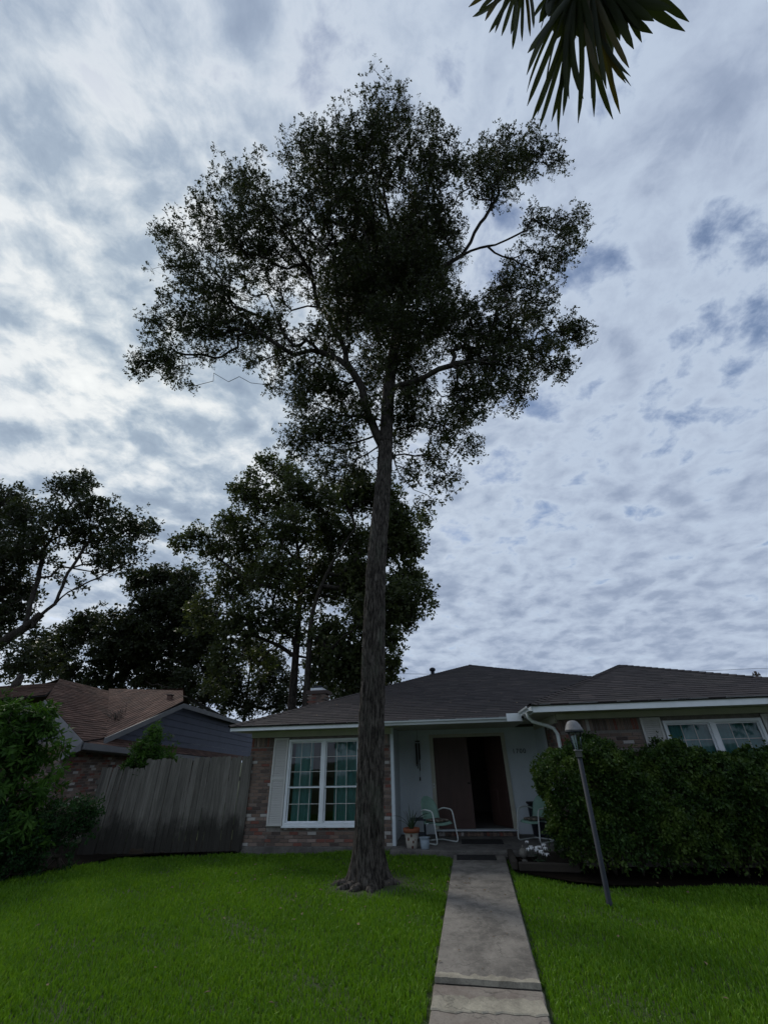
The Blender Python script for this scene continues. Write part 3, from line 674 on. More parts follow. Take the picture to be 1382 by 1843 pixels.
def caps(p, q, name='ridge_caps', seed=0):
    r = random.Random(seed); p, q = np.asarray(p, float), np.asarray(q, float); d_ = q - p; Ln = np.linalg.norm(d_); d_ /= Ln
    s = np.cross(d_, (0, 0, 1)); s /= np.linalg.norm(s); n = int(Ln / .14); mb = MB(); up = np.cross(s, d_)
    for i in range(n):
        a = p + d_ * (i * .14); b = a + d_ * .17; w = .12 + r.uniform(-.008, .008)
        mb.add([a - s * w - up * .03 + up * .014, a + up * .028, a + s * w - up * .03 + up * .014, b - s * w - up * .035, b + up * .012, b + s * w - up * .035], [(0, 1, 4, 3), (1, 2, 5, 4), (0, 3, 5, 2)])
    o = mb.build(name, MT['shingle'], roof); o['kind'] = 'stuff'
caps((-.36, -.64, EZ), APX, seed=1); caps(mp(9.4, 2.85), APX, seed=2); caps((6.67, -1.98, WZ), WA, seed=3); caps((13.24, -1.98, WZ), WA, seed=4)
# roof vents
pv = empty('vent_pipe', (0, 0, 0), 0, house); mb = MB(); mb.lathe([(.075, -.3), (.065, .12), (.03, .12)], 12, (4.53, 4.45, 4.30)); mb.build('pipe', MT['blackmetal'], pv)
mb = MB(); mb.lathe([(.02, .12), (.10, .12), (.11, .19), (.06, .23), (.01, .24)], 12, (4.53, 4.45, 4.30)); mb.build('cap', MT['blackmetal'], pv)
# chimney
ch = empty('chimney', (0, 0, 0), 0, house)
mb = MB(); z = 2.9
while z < 4.22:
    mb.box(-.83 + .0, -.42, 6.7, 7.2, z, z + .06) if False else None
    x = -.85 + (.1 if int(z * 15) % 2 else 0)
    for k in range(4): mb.box(-.80 + k * .185 + (.06 if int(round(z / .068)) % 2 else 0), -.80 + k * .185 + .175 + (.06 if int(round(z / .068)) % 2 else 0), 6.6, 7.25, z, z + .058)
    z += .068
o = mb.build('brick_stack', MT['bricki'], ch); o['kind'] = 'stuff'
hb('core', MT['mortar'], (-.73, -.06, 6.62, 7.24, 2.4, 4.22), parent=ch)
hb('corbel', MT['bricki'], (-.84, .05, 6.55, 7.3, 4.10, 4.24), parent=ch, bevel=.01)
hb('cap', MT['white'], (-.70, -.18, 6.62, 7.2, 4.241, 4.34), parent=ch, bevel=.01)
hb('flue', MT['blackmetal'], (-.60, -.28, 6.75, 7.1, 4.341, 4.45), parent=ch, bevel=.02)

# ---------------------------------------------------------------- things on the porch and walkway
def place(o, u, v, z, rz=0): o.location = tuple(W(u, v, z)); o.rotation_euler = (0, 0, rz - YAW)
def mat_thing(u0, u1, v0, v1, z, label, seed):
    r = random.Random(seed); mb = MB(); n = 10
    e = empty('doormat'); place(e, (u0 + u1) / 2, (v0 + v1) / 2, z); tag(e, label, 'doormat')
    hw, hd = (u1 - u0) / 2, (v1 - v0) / 2
    mb.box(-hw, hw, -hd, hd, 0, .012); mb.build('mat_base', MT['dark'], e, .004)
    tm = MB()
    for i in range(22):
        x = -hw + .03 + i * (2 * hw - .06) / 21; tm.box(x - .008, x + .008, -hd + .03, hd - .03, .0125, .018)
    tm.build('ribs', MT['dark'], e)
mat_thing(5.03, 5.94, .24, .78, .101, 'dark ribbed doormat on the porch floor before the double door', 1)
mat_thing(4.92, 5.68, -1.0, -.56, .036, 'dark worn mat at the head of the concrete walkway', 2)

def chair(label, u, v, rz):
    e = empty('metal_chair'); place(e, u, v, .10, rz); tag(e, label, 'chair', 'green metal porch chairs')   # faces -Y locally
    def arc(pts, n=6):                                    # rounded polyline
        out = [np.array(pts[0], float)]
        for i in range(1, len(pts) - 1):
            a, b, c = (np.array(p, float) for p in pts[i - 1:i + 2]); ra = min(.09, np.linalg.norm(a - b) * .45, np.linalg.norm(c - b) * .45)
            p = b + (a - b) / np.linalg.norm(a - b) * ra; q = b + (c - b) / np.linalg.norm(c - b) * ra
            for k in range(n + 1): t = k / n; out.append(p * (1 - t) ** 2 + b * 2 * t * (1 - t) + q * t ** 2)
        out.append(np.array(pts[-1], float)); return out
    for s in (-1, 1):                                     # cantilever tube: back of arm, arm, front leg, runner
        pts = [(s * .25, .26, .56), (s * .29, .10, .62), (s * .29, -.22, .60), (s * .30, -.34, .02), (s * .29, .25, .015)]
        if s > 0: pts.append((0, .27, .015))
        else: pts.append((.0, .27, .0155))
        mb = MB(); mb.tube(arc(pts), .0145, 8); mb.build('tube_leg', MT['wtube'], e)
    # seat pan
    n, m = 10, 8; vs = []
    for i in range(n + 1):
        for j in range(m + 1):
            x = -.24 + .48 * i / n; y = -.25 + .46 * j / m; t = (x / .24) ** 2
            vs.append((x * (1 - .08 * (j / m)), y, .385 - .05 * (j / m) + .02 * t - (.05 * max(0, (1 - j / m) - .85) / .15)))
    mb = MB(); mb.add(vs, [(i * (m + 1) + j, (i + 1) * (m + 1) + j, (i + 1) * (m + 1) + j + 1, i * (m + 1) + j + 1) for i in range(n) for j in range(m)], True)
    o = mb.build('seat', MT['bmetal'], e); sd = o.modifiers.new('solid', 'SOLIDIFY'); sd.thickness = .012
    # shell back, rounded at the top
    vs = []; n, m = 12, 12
    for i in range(n + 1):
        for j in range(m + 1):
            t = j / m; hw = .235 * (1 - max(0, t - .45) ** 2.2 * 1.9) if t < 1 else .10
            hw = .235 * math.sqrt(max(.02, 1 - (max(0, t - .45) / .56) ** 2.4)); x = hw * (2 * i / n - 1)
            y = .20 + .17 * t - .05 * (x / .235) ** 2; vs.append((x, y, .33 + .52 * t))
    mb = MB(); mb.add(vs, [(i * (m + 1) + j, (i + 1) * (m + 1) + j, (i + 1) * (m + 1) + j + 1, i * (m + 1) + j + 1) for i in range(n) for j in range(m)], True)
    o = mb.build('backrest', MT['bmetal'], e); sd = o.modifiers.new('solid', 'SOLIDIFY'); sd.thickness = .01
    for s in (-1, 1):
        mb = MB(); mb.tube([(s * .25, .26, .56), (s * .20, .24, .45), (s * .19, .18, .345), (s * .28, -.02, .36)], .010, 6); mb.build('bracket', MT['wtube'], e)
    mb = MB(); mb.box(-.19, .19, -.21, .18, .385, .43); c = mb.build('cushion', MT['cushion'], e, .02)
    return e
chair('green shell-back metal chair on the porch left of the double door', 4.52, .42, math.radians(42))
chair('green shell-back metal chair half hidden behind the hedge on the porch', 6.74, .62, math.radians(-48))

def side_table():
    e = empty('plant_stand'); place(e, 4.08, .55, .10); tag(e, 'small dark plant stand between the potted plant and the left chair', 'table')
    mb = MB(); mb.box(-.18, .18, -.18, .18, .40, .43); mb.build('top', MT['blackmetal'], e, .006)
    for sx in (-1, 1):
        for sy in (-1, 1): MB().tube([(sx * .15, sy * .15, 0), (sx * .14, sy * .14, .40)], .014, 6).build('leg', MT['blackmetal'], e)
    mb = MB(); mb.box(-.15, .15, -.15, .15, .14, .155); mb.build('shelf', MT['blackmetal'], e)
side_table()
def bag():
    e = empty('dark_box'); place(e, 6.93, 1.2, .10); tag(e, 'dark box against the porch wall behind the right chair', 'box')
    mb = MB(); mb.prism([(-.20, -.14, 0), (.20, -.14, 0), (.24, -.14, .62), (-.24, -.14, .60)], (0, .28, 0)); mb.build('body', MT['blackmetal'], e, .02)
    mb = MB(); mb.box(-.26, .26, -.16, .16, .625, .67); mb.build('lid', MT['dark'], e, .015)
bag()
def potted():
    e = empty('potted_plant'); place(e, 3.99, -.22, .10); tag(e, 'spiky plant in a white pot painted with red leaves at the porch edge', 'potted plant')
    mb = MB(); mb.lathe([(.10, 0), (.115, .01), (.135, .14), (.15, .27), (.155, .275)], 24); mb.build('pot', MT['pot'], e)
    mb = MB(); mb.lathe([(.145, .265), (.175, .27), (.18, .34), (.165, .345), (.16, .33)], 24); mb.build('rim', MT['terracotta'], e)
    mb = MB(); mb.lathe([(.155, .30), (.155, .325), (.05, .33)], 16); mb.build('soil', MT['soil'], e)
    r = random.Random(4); me = None
    for k in range(16):
        a = r.uniform(0, 6.28); ln = r.uniform(.25, .55); sp = r.uniform(.25, 1.0); mb = MB(); vs = []
        for i in range(6):
            t = i / 5; rr = .04 + sp * ln * t * (.6 + .4 * t); z = .33 + ln * t * (1.05 - .55 * sp * t); w = .014 * (1 - t) ** .6 + .001
            ca, sa = math.cos(a), math.sin(a); vs += [(rr * ca - w * sa, rr * sa + w * ca, z), (rr * ca, rr * sa, z - .006), (rr * ca + w * sa, rr * sa - w * ca, z)]
        mb.add(vs, [(i * 3 + k2, i * 3 + k2 + 1, i * 3 + k2 + 4, i * 3 + k2 + 3) for i in range(5) for k2 in range(2)], True); mb.build('leaf', MT['plant'], e)
potted()
def bucket():
    e = empty('bucket'); place(e, 4.27, -.30, .10); tag(e, 'small grey-blue bucket beside the painted pot', 'bucket')
    mb = MB(); mb.lathe([(.082, 0), (.085, .005), (.108, .19), (.10, .19), (.079, .012), (.01, .012)], 24); mb.build('body', MT['bucket'], e)
    mb = MB(); mb.lathe([(.106, .178), (.118, .18), (.119, .197), (.104, .198)], 24); mb.build('rim', MT['bucket'], e)
    MB().tube([(.112 * math.cos(a), .112 * math.sin(a) * .5 - .05, .19 - .07 * math.sin(a)) for a in np.linspace(0, math.pi, 10)], .003, 5).build('handle', MT['tin'], e)
bucket()
def chime():
    e = empty('wind_chime'); place(e, 4.09, 1.40, 1.24); tag(e, 'dark tubular wind chime hanging under the porch ceiling left of the door', 'wind chime')
    mb = MB(); mb.tube([(0, 0, .88), (0, 0, 1.16)], .004, 5); mb.build('cord', MT['woodchime'], e)
    mb = MB(); mb.lathe([(.01, .90), (.065, .90), (.065, .87), (.01, .87)], 14); mb.build('disc', MT['woodchime'], e)
    for k in range(6):
        a = k * math.pi / 3 + .2; ln = .38 + .05 * k; MB().tube([(.052 * math.cos(a), .052 * math.sin(a), .84), (.052 * math.cos(a), .052 * math.sin(a), .84 - ln)], .011, 8).build('tube', MT['woodchime'], e)
    mb = MB(); mb.tube([(.02, 0, .87), (.02, 0, .05)], .004, 5); mb.build('pull_cord', MT['woodchime'], e)
    mb = MB(); mb.lathe([(.004, -.02), (.02, 0), (.018, .06), (.004, .08)], 10, (.02, 0, 0)); mb.build('sail', MT['woodchime'], e)
chime()

# ---------------------------------------------------------------- lamp post
def lamp_post():
    p = at_z(1097, 1630, 0); q = at_y(1030, 1303, p[1])
    e = empty('lamp_post', (p[0], p[1], 0)); tag(e, 'dark lamp post with a pale capped lantern standing in front of the hedge', 'lamp post')
    tx, ty = (q[0] - p[0]) / q[2], .0
    X = lambda z: (tx * z, ty * z, z)
    MB().tube([X(-.05), X(.03), X(.04), X(1.70)], [.042, .042, .036, .034], 14).build('post', MT['blackmetal'], e)
    MB().tube([X(1.70), X(1.705), X(1.78), X(1.785), X(1.80)], [.045, .05, .048, .066, .066], 14).build('collar', MT['tin'], e)
    c = X(0); g = 1.80
    lf = MB()
    for k in range(6):
        a = k * math.pi / 3 + .3; b = a + math.pi / 3
        p0 = (tx * g + .058 * math.cos(a), .058 * math.sin(a), g); p1 = (tx * (g + .26) + .105 * math.cos(a), .105 * math.sin(a), g + .26)
        lf.tube([p0, p1], .007, 5)
    lf.build('cage', MT['blackmetal'], e)
    for k in range(6):
        a = k * math.pi / 3 + .3; b = a + math.pi / 3
        MB().quad((tx * g + .056 * math.cos(a), .056 * math.sin(a), g), (tx * g + .056 * math.cos(b), .056 * math.sin(b), g), (tx * 2.06 + .10 * math.cos(b), .10 * math.sin(b), 2.06), (tx * 2.06 + .10 * math.cos(a), .10 * math.sin(a), 2.06)).build('pane', MT['glass'], e)
    MB().lathe([(.005, 1.80), (.012, 1.81), (.012, 1.90), (.02, 1.93), (.012, 2.0), (.003, 2.01)], 10, (tx * 1.9, 0, 0)).build('bulb', MT['white'], e)
    MB().lathe([(.10, 2.055), (.135, 2.06), (.14, 2.075), (.13, 2.085), (.11, 2.14), (.075, 2.19), (.04, 2.205), (.005, 2.21)], 20, (tx * 2.1, 0, 0)).build('cap', MT['tin'], e)
    MB().lathe([(.125, 2.04), (.138, 2.045), (.138, 2.058), (.10, 2.06)], 20, (tx * 2.05, 0, 0)).build('cap_ring', MT['blackmetal'], e)
lamp_post()

# ---------------------------------------------------------------- fence
def fence():
    e = empty('wooden_fence', (-5.2, 11.88, 0)); tag(e, 'weathered grey wooden picket fence between the two houses', 'fence')
    r = random.Random(5); x = -1.95; k = 0
    while x < 1.72:
        w = r.uniform(.125, .145); xx = x + w / 2; t = (x + 1.95) / 3.6
        top = 1.84 + .035 * t + r.uniform(-.02, .015) if x > -.95 else 1.68 + .06 * (t) + r.uniform(-.05, .02)
        lean = r.uniform(-.010, .010) + (.03 if x < -.8 else 0); y0 = r.uniform(-.012, .012); bot = -.02 + r.uniform(0, .04)
        if k in (9, 10): bot += .10
        mb = MB(); c = .03
        tp = [(xx - w / 2 + c, top), (xx + w / 2 - c, top), (xx + w / 2, top - c)]
        L_ = xx - w / 2 + .004; R_ = xx + w / 2 - .004
        if k == 13: prof = [(L_, bot), (R_, bot), (R_, top - .13), (R_ - .05, top - .10), (L_ + .01, top - .02), (L_, top - .05)]
        elif k == 11: prof = [(L_ + .02, bot + .09), (R_ - .03, bot + .02), (R_, bot + .06), (R_, top - c), (R_ - c, top), (L_ + c, top), (L_, top - c), (L_, bot + .14)]
        else: prof = [(L_ + r.uniform(0, .01), bot), ((L_ + R_) / 2, bot + r.uniform(-.02, .03)), (R_, bot + r.uniform(-.015, .03)), (R_, top - c), (R_ - c, top), (L_ + c, top), (L_, top - c)]
        mb.prism([(a + lean * z, y0, z) for a, z in prof], (0, .018, 0)); mb.build('picket', MT['fence'], e)
        x += w + r.uniform(-.004, .0); k += 1
    for z in (.4, 1.35): MB().box(-2.0, 1.74, .04, .08, z, z + .09).build('rail', MT['fence'], e)
    MB().box(1.60, 1.745, .0, .09, 0, 1.80).build('post', MT['fence'], e)
    for px_ in (-1.9, -.2): MB().box(px_ - .05, px_ + .05, .08, .18, 0, 1.7).build('post', MT['fence'], e)
fence()
# ---------------------------------------------------------------- neighbouring house
def neighbour():
    az = math.radians(3); s = np.array([math.sin(az), math.cos(az), 0]); nrm = np.array([math.cos(az), -math.sin(az), 0])
    A = at_y(151, 1335, 13.0)
    E_ = empty('neighbour_house', (A[0] - 3, A[1] + 5, 0)); tag(E_, 'brown-roofed neighbouring house with a slate blue gable behind the fence', 'house')
    inv = Matrix.Translation(E_.location).inverted()
    def fin(o): o.matrix_parent_inverse = inv; return o
    gp = A - nrm * .45
    ov = gp + nrm * .30
    p_up = np.array([-nrm[0], -nrm[1], .52]); n1 = np.cross(s, p_up); n1 /= np.linalg.norm(n1)
    if n1[2] < 0: n1 = -n1
    Bp = at_plane(82, 1260, A, n1); Cp = at_plane(108, 1222, A, n1); Dp = at_plane(228, 1252, A, n1); Ee = at_plane(192, 1327, A, n1)
    rf = empty('roof', (0, 0, 0), 0, E_); rf.matrix_parent_inverse = inv
    def sh(pts, d_, seed, course=.15, tab=.32, lift=.02): return shingle_plane(pts, d_, MT['nshingle'], rf, course, tab, seed, lift)
    sh([A, Ee, Dp, Cp, Bp], s, 21)
    L1 = Cp + np.array([-6, .9, -.35]); L2 = Bp + np.array([-5.2, .2, .05])
    sh([Bp, Cp, L1, L2], (-1, .08, 0), 22)
    G = at_plane(330, 1266, ov, nrm); Eg = at_plane(188, 1328, ov, nrm); R = at_plane(456, 1306, ov, nrm)
    Hh = at_y(330, 1238.5, G[1] + 1.6); D2 = at_y(196, 1244, G[1] + 1.9); D3 = at_y(215, 1262, G[1] - .6)
    sh([Eg, G, Hh, D2], G - Eg - np.array([0, 0, (G - Eg)[2]]), 23)
    sh([G, R, R + np.array([-2.5, 2.0, .2]), Hh], (R - G) * np.array([1, 1, 0]), 24, .18, .4)
    # back slopes close the roof
    mb = MB(); mb.quad(Cp, Dp, Dp + np.array([-7, 1, -1.6]), Cp + np.array([-7, 1, -1.6])); mb.quad(D2, Hh, Hh + np.array([-1, 6, -2]), D2 + np.array([-6, 6, -2])); mb.build('back_slope', MT['nshingle'], rf)
    # skirt roof below the gable
    Sk0 = at_plane(188, 1329, gp, nrm); Sk1 = at_plane(460, 1362, gp, nrm); e1 = at_plane(430, 1370, A + nrm * .05, nrm)
    sh([A, e1, Sk1, Sk0], e1 - A, 25, .15, .32, .016)
    # gable siding, board by board
    gw = empty('gable_wall', (0, 0, 0), 0, E_); gw.matrix_parent_inverse = inv
    ex = (Sk1 - Sk0); Lx = np.linalg.norm(ex); ex /= Lx; ez = np.array([0, 0, 1.0])
    def g2(px, py): p = at_plane(px, py, gp, nrm) - Sk0; return (float(p @ ex), float(p[2] - (p @ ex) * ex[2] / max(1e-6, 1)))
    def to3(x, z, o=0): return Sk0 + ex * x + np.array([0, 0, z]) + nrm * o
    poly = [(0, -.05), (Lx + .2, -.05), (Lx + .2, g2(456, 1312)[1]), g2(330, 1270), g2(196, 1327)]
    z = -.05
    while z < 2.6:
        pl = clip_convex([(-1, z), (Lx + 1, z), (Lx + 1, z + .235), (-1, z + .235)], poly)
        if len(pl) >= 3:
            n = len(pl); mb = MB(); a = [to3(x, zz_, .03 - .022 * (zz_ - z) / .24) for x, zz_ in pl]; b = [to3(x, zz_, -.02) for x, zz_ in pl]
            mb.add(a + b, [tuple(range(n))] + [(i, i + n, (i + 1) % n + n, (i + 1) % n) for i in range(n)]); fin(mb.build('siding_board', MT['bluesiding'], gw)).matrix_parent_inverse = Matrix.Identity(4)
        z += .24
    def board(p, q, h, name, mat=MT['nfascia'], th=.04, drop=None):
        p, q = np.asarray(p), np.asarray(q); mb = MB(); dn = np.array([0, 0, -h]); mb.prism([p, q, q + dn, p + dn], nrm * th); return fin(mb.build(name, mat, E_))
    board(Eg + nrm * .01, G + nrm * .01, .17, 'rake_board'); board(G + nrm * .01, R + nrm * .01, .17, 'rake_board')
    board(A + nrm * .02 - np.array([0, 0, .02]), e1 + nrm * .02 - np.array([0, 0, .02]), .16, 'fascia')
    mb = MB(); off = np.array([.0, -.05, 0]); mb.prism([A + off, Bp + off, Bp + off + (0, 0, -.30), A + off + (-.42, 0, -.42), A + off + (0, 0, -.22)], (0, .06, 0)); fin(mb.build('rake_board', MT['nfascia'], E_))
    mb = MB(); mb.prism([A + np.array([0, 0, -.2]), A + np.array([-.45, 0, -.2]), e1 + np.array([-.45, 0, -.2]), e1 + np.array([0, 0, -.2])], (0, 0, .02)); fin(mb.build('soffit', MT['nfascia'], E_))
    # brick walls: side wall and front wall
    w0 = A - nrm * .5; w0[2] = 0; w1 = w0 + s * 13
    mb = MB(); up = np.array([0, 0, 2.25]); mb.prism([w0, w1, w1 + up, w0 + up], -nrm * .15)
    f0 = w0 + np.array([-7, .35, 0]); mb.prism([w0 + (0, -.0, 0), f0, f0 + np.array([0, 0, 3.0]), w0 + np.array([0, 0, 2.25])], (0, .15, 0)); wl_ = fin(mb.build('wall', MT['mortar'], E_))
    yb = max(A[1], Bp[1]) + .12; mb = MB(); mb.prism([(A[0] - .5, yb, 0), (L2[0], yb, 0), (L2[0], yb, L2[2] - .12), (Bp[0], yb, Bp[2] - .12), (A[0] - .45, yb, A[2] - .2)], (0, .12, 0)); fin(mb.build('front_wall', MT['nfascia'], E_))
    jb = MB(); z = .06; row = 0
    while z < 2.2:
        for (o_, dr, nn, ln) in ((w0, s, nrm, 3.4), (w0, (f0 - w0) / np.linalg.norm(f0 - w0), np.array([0, -1.0, 0]), 2.2)):
            x = (.1 if row % 2 else 0)
            while x < ln:
                a = o_ + dr * x + np.array([0, 0, z]) + nn * .012; b = a + dr * .2; h = np.array([0, 0, .058]); jb.prism([a, b, b + h, a + h], -nn * .05); x += .212
        z += .068; row += 1
    o = fin(jb.build('brick_courses', MT['bricki'], E_)); o['kind'] = 'stuff'
    # vents and a light on the gable
    v1 = at_plane(307, 1252, (G + Hh) / 2 + (0, -.6, 0), np.array([0, 1.0, 0]))
    mb = MB(); mb.box(v1[0] - .09, v1[0] + .09, v1[1] - .09, v1[1] + .09, v1[2] - .5, v1[2] + .0); vb = fin(mb.build('roof_vent', MT['nshingle'], E_, .02))
    mb = MB(); mb.box(v1[0] - .12, v1[0] + .12, v1[1] - .11, v1[1] + .11, v1[2] + .0, v1[2] + .04); fin(mb.build('roof_vent_cap', MT['underlay'], E_, .02))
    l1 = at_plane(307, 1322, gp, nrm)
    ml = MB(); ml.lathe([(.02, 0), (.06, -.02), (.07, -.12), (.02, -.13)], 10, tuple(l1 + nrm * .12)); ml.tube([l1, l1 + nrm * .12], .02, 6); fin(ml.build('wall_lamp', MT['tin'], E_))
    # dead branches lying in the roof valley
    r = random.Random(9); e = empty('fallen_branches', tuple(at_plane(215, 1300, A, n1))); tag(e, 'pile of dead twiggy branches lying in the brown roof valley', 'branches')
    c0 = np.array(e.location); dirv = at_plane(238, 1290, A, n1) - at_plane(185, 1318, A, n1); dirv /= np.linalg.norm(dirv)
    side = np.cross(n1, dirv)
    tw = MB()
    for k in range(110):
        a = dirv * r.uniform(-.75, .65) + side * r.uniform(-.12, .30) + n1 * (.03 + abs(r.gauss(0, .09))); d_ = dirv * r.uniform(-.6, 1) + side * r.uniform(-1, 1) + n1 * r.uniform(-.1, .8); d_ /= np.linalg.norm(d_); ln = r.uniform(.12, .45)
        tw.tube([a, a + d_ * ln * .5 + n1 * .03, a + d_ * ln], [.011, .008, .003], 4)
    tw.tube([dirv * -.6 + side * -.1 + n1 * .05, dirv * .3 + n1 * .05 + side * -.12, dirv * .9 + side * -.1 + n1 * .12], [.03, .035, .025], 6)
    o = tw.build('twigs', MT['twig'], e); o['kind'] = 'stuff'
neighbour()

# ---------------------------------------------------------------- trees
def smooth_line(pts, step=.35):
    P_ = [np.asarray(p, float) for p in pts]; out = []
    for i in range(len(P_) - 1):
        p0 = P_[max(i - 1, 0)]; p1 = P_[i]; p2 = P_[i + 1]; p3 = P_[min(i + 2, len(P_) - 1)]
        n = max(1, int(np.linalg.norm(p2 - p1) / step))
        for k in range(n):
            t = k / n; out.append(.5 * ((2 * p1) + (-p0 + p2) * t + (2 * p0 - 5 * p1 + 4 * p2 - p3) * t * t + (-p0 + 3 * p1 - 3 * p2 + p3) * t ** 3))
    out.append(P_[-1]); return out
class Skeleton:
    def __init__(s, cap=60000): s.p = np.zeros((cap, 3)); s.par = np.full(cap, -1, int); s.len = np.zeros(cap); s.n = 0; s.term = []
    def add(s, p, par):
        i = s.n; s.p[i] = p; s.par[i] = par; s.len[i] = 0 if par < 0 else s.len[par] + np.linalg.norm(s.p[par] - p); s.n += 1; return i
    def chain(s, pts, par=None):
        if par is None and s.n: par = int(np.argmin(((s.p[:s.n] - pts[0]) ** 2).sum(1)))
        elif par is None: par = -1
        for p in pts: par = s.add(p, par)
        return par
    def grow(s, pts, alpha, step, rg, start=0):
        root = s.p[start]; pts = pts[np.argsort(((pts - root) ** 2).sum(1))]
        for p in pts:
            dv = p - s.p[start:s.n]; dist = np.sqrt((dv ** 2).sum(1)); i = int(np.argmin(dist + alpha * s.len[start:s.n])) + start
            dd = np.linalg.norm(p - s.p[i]); k = max(1, int(math.ceil(dd / step))); a = s.p[i].copy(); par = i
            gp = s.par[i]; t0 = (s.p[i] - s.p[gp]) if gp >= 0 else np.array([0, 0, 1.0]); t0 = t0 / (np.linalg.norm(t0) + 1e-9) * dd * .45
            for j in range(1, k + 1):
                t = j / k; q = a + (p - a) * t + t0 * t * (1 - t) ** 2 * 1.6
                if j < k: q = q + rg.normal(0, .085 * min(dd, 1.5), 3)
                par = s.add(q, par)
            s.term.append(par)
    def radii(s, r0, ex):
        cnt = np.zeros(s.n); cnt[s.term] += 1
        for i in range(s.n - 1, 0, -1):
            if s.par[i] >= 0: cnt[s.par[i]] += cnt[i]
        s.cnt = np.maximum(cnt, 1); s.r = r0 * s.cnt ** ex
    def tubes(s, mb, skip=0, minr=0.0):
        kids = [[] for _ in range(s.n)]
        for i in range(1, s.n):
            if s.par[i] >= 0: kids[s.par[i]].append(i)
        stack = [(-1, skip)]
        starts = [(s.par[skip], skip)] if skip else [(-1, 0)]
        for par, i in starts:
            pass
        work = list(starts)
        while work:
            par, i = work.pop(); ch = [par] if par >= 0 else []
            first = True
            while True:
                ch.append(i)
                if not kids[i]: break
                k = max(kids[i], key=lambda c: s.cnt[c])
                for c in kids[i]:
                    if c != k: work.append((i, c))
                i = k
            if len(ch) < 2: continue
            rr = s.r[ch].copy()
            if par >= 0: rr[0] = min(rr[0], rr[1] * 1.25)
            rr = np.maximum(rr, .0025)
            if rr.max() < minr: continue
            n = 9 if rr.max() > .09 else (6 if rr.max() > .03 else 4)
            mb.tube([s.p[c] for c in ch], list(rr), n, cap=False)
def lobes_pts(lobes, k, rg, pw=2.2, zs=1.0, ysc=1.0):
    out = []; cen = []
    tot = sum((l[2] / F * cdepth(at_y(*l[:2], l[3]))) ** pw * (l[4] if len(l) > 4 else 1) for l in lobes); k = k / tot      # k: number of twigs in all
    for L_ in lobes:
        px_, py_, r_px, d_ = L_[:4]; f = L_[4] if len(L_) > 4 else 1.0
        c = at_y(px_, py_, d_); R = r_px / F * cdepth(c); n = max(3, int(k * R ** pw * f)); cen.append((c, R))
        v = rg.normal(0, 1, (n, 3)); v /= np.linalg.norm(v, axis=1)[:, None]; rr = R * rg.random(n) ** .45 * np.where(rg.random(n) < .13, rg.uniform(1, 1.5, n), .90)
        out.append(c + v * rr[:, None] * np.array([1, ysc, zs]))
    return np.concatenate(out), cen
def leaf_mesh(cent, outw, per, Lr, wr_, spread, rg, reach=.05, droop=0.0):
    n = len(cent); ax = outw + rg.normal(0, .55, (n, 3)) + np.array([0, 0, .15]); ax /= np.linalg.norm(ax, axis=1)[:, None]
    c = np.repeat(cent, per, 0); a = np.repeat(ax, per, 0); m = len(c)
    rv = rg.normal(0, 1, (m, 3)); pr = rv - a * (rv * a).sum(1)[:, None]; pr /= np.linalg.norm(pr, axis=1)[:, None]
    ph = np.radians(rg.uniform(spread[0], spread[1], m)); dr = a * np.cos(ph)[:, None] + pr * np.sin(ph)[:, None] + np.array([0, 0, -droop]); dr /= np.linalg.norm(dr, axis=1)[:, None]
    sd = np.cross(dr, a + rg.normal(0, .35, (m, 3))); sd /= (np.linalg.norm(sd, axis=1)[:, None] + 1e-9)
    ln = rg.uniform(Lr[0], Lr[1], m)[:, None]; w = ln * wr_ * rg.uniform(.8, 1.2, m)[:, None]
    b = c + a * rg.uniform(-reach, reach, m)[:, None] + dr * .008
    nr = np.cross(sd, dr)
    Vv = np.stack([b, b + dr * ln * .62 + sd * w - nr * ln * .06, b + dr * ln - nr * ln * .12 * rg.random(m)[:, None], b + dr * ln * .62 - sd * w - nr * ln * .06], 1).reshape(-1, 3)
    i = np.arange(m) * 4
    return Vv, np.stack([i, i + 1, i + 2, i + 3], 1)
def twig_points(sk, cen, rg, per, rad, tips=None):
    T = sk.p[np.array(sk.term)]; par = sk.p[sk.par[np.array(sk.term)]]
    ax = T - par; ax /= (np.linalg.norm(ax, axis=1)[:, None] + 1e-9)
    n = len(T); c = np.repeat(T, per, 0); a = np.repeat(ax, per, 0)
    v = rg.normal(0, 1, c.shape); v /= np.linalg.norm(v, axis=1)[:, None]
    o = v * .8 + a * .7; o /= np.linalg.norm(o, axis=1)[:, None]
    pts = c + o * (rad * rg.random(len(c)) ** .6)[:, None]
    return pts, o, np.repeat(np.array(sk.term), per)
def twiglets(mb_v, mb_f, base, tips, r=.004):
    n = len(base); d_ = tips - base; s1 = np.cross(d_, (0.3, .2, 1)); s1 /= (np.linalg.norm(s1, axis=1)[:, None] + 1e-9); s2 = np.cross(d_, s1); s2 /= (np.linalg.norm(s2, axis=1)[:, None] + 1e-9)
    a = [base + s1 * r, base - s1 * r * .5 + s2 * r * .86, base - s1 * r * .5 - s2 * r * .86, tips]
    Vv = np.stack(a, 1).reshape(-1, 3); i = np.arange(n) * 4
    return Vv, np.concatenate([np.stack([i, i + 1, i + 3], 1), np.stack([i + 1, i + 2, i + 3], 1), np.stack([i + 2, i, i + 3], 1)])
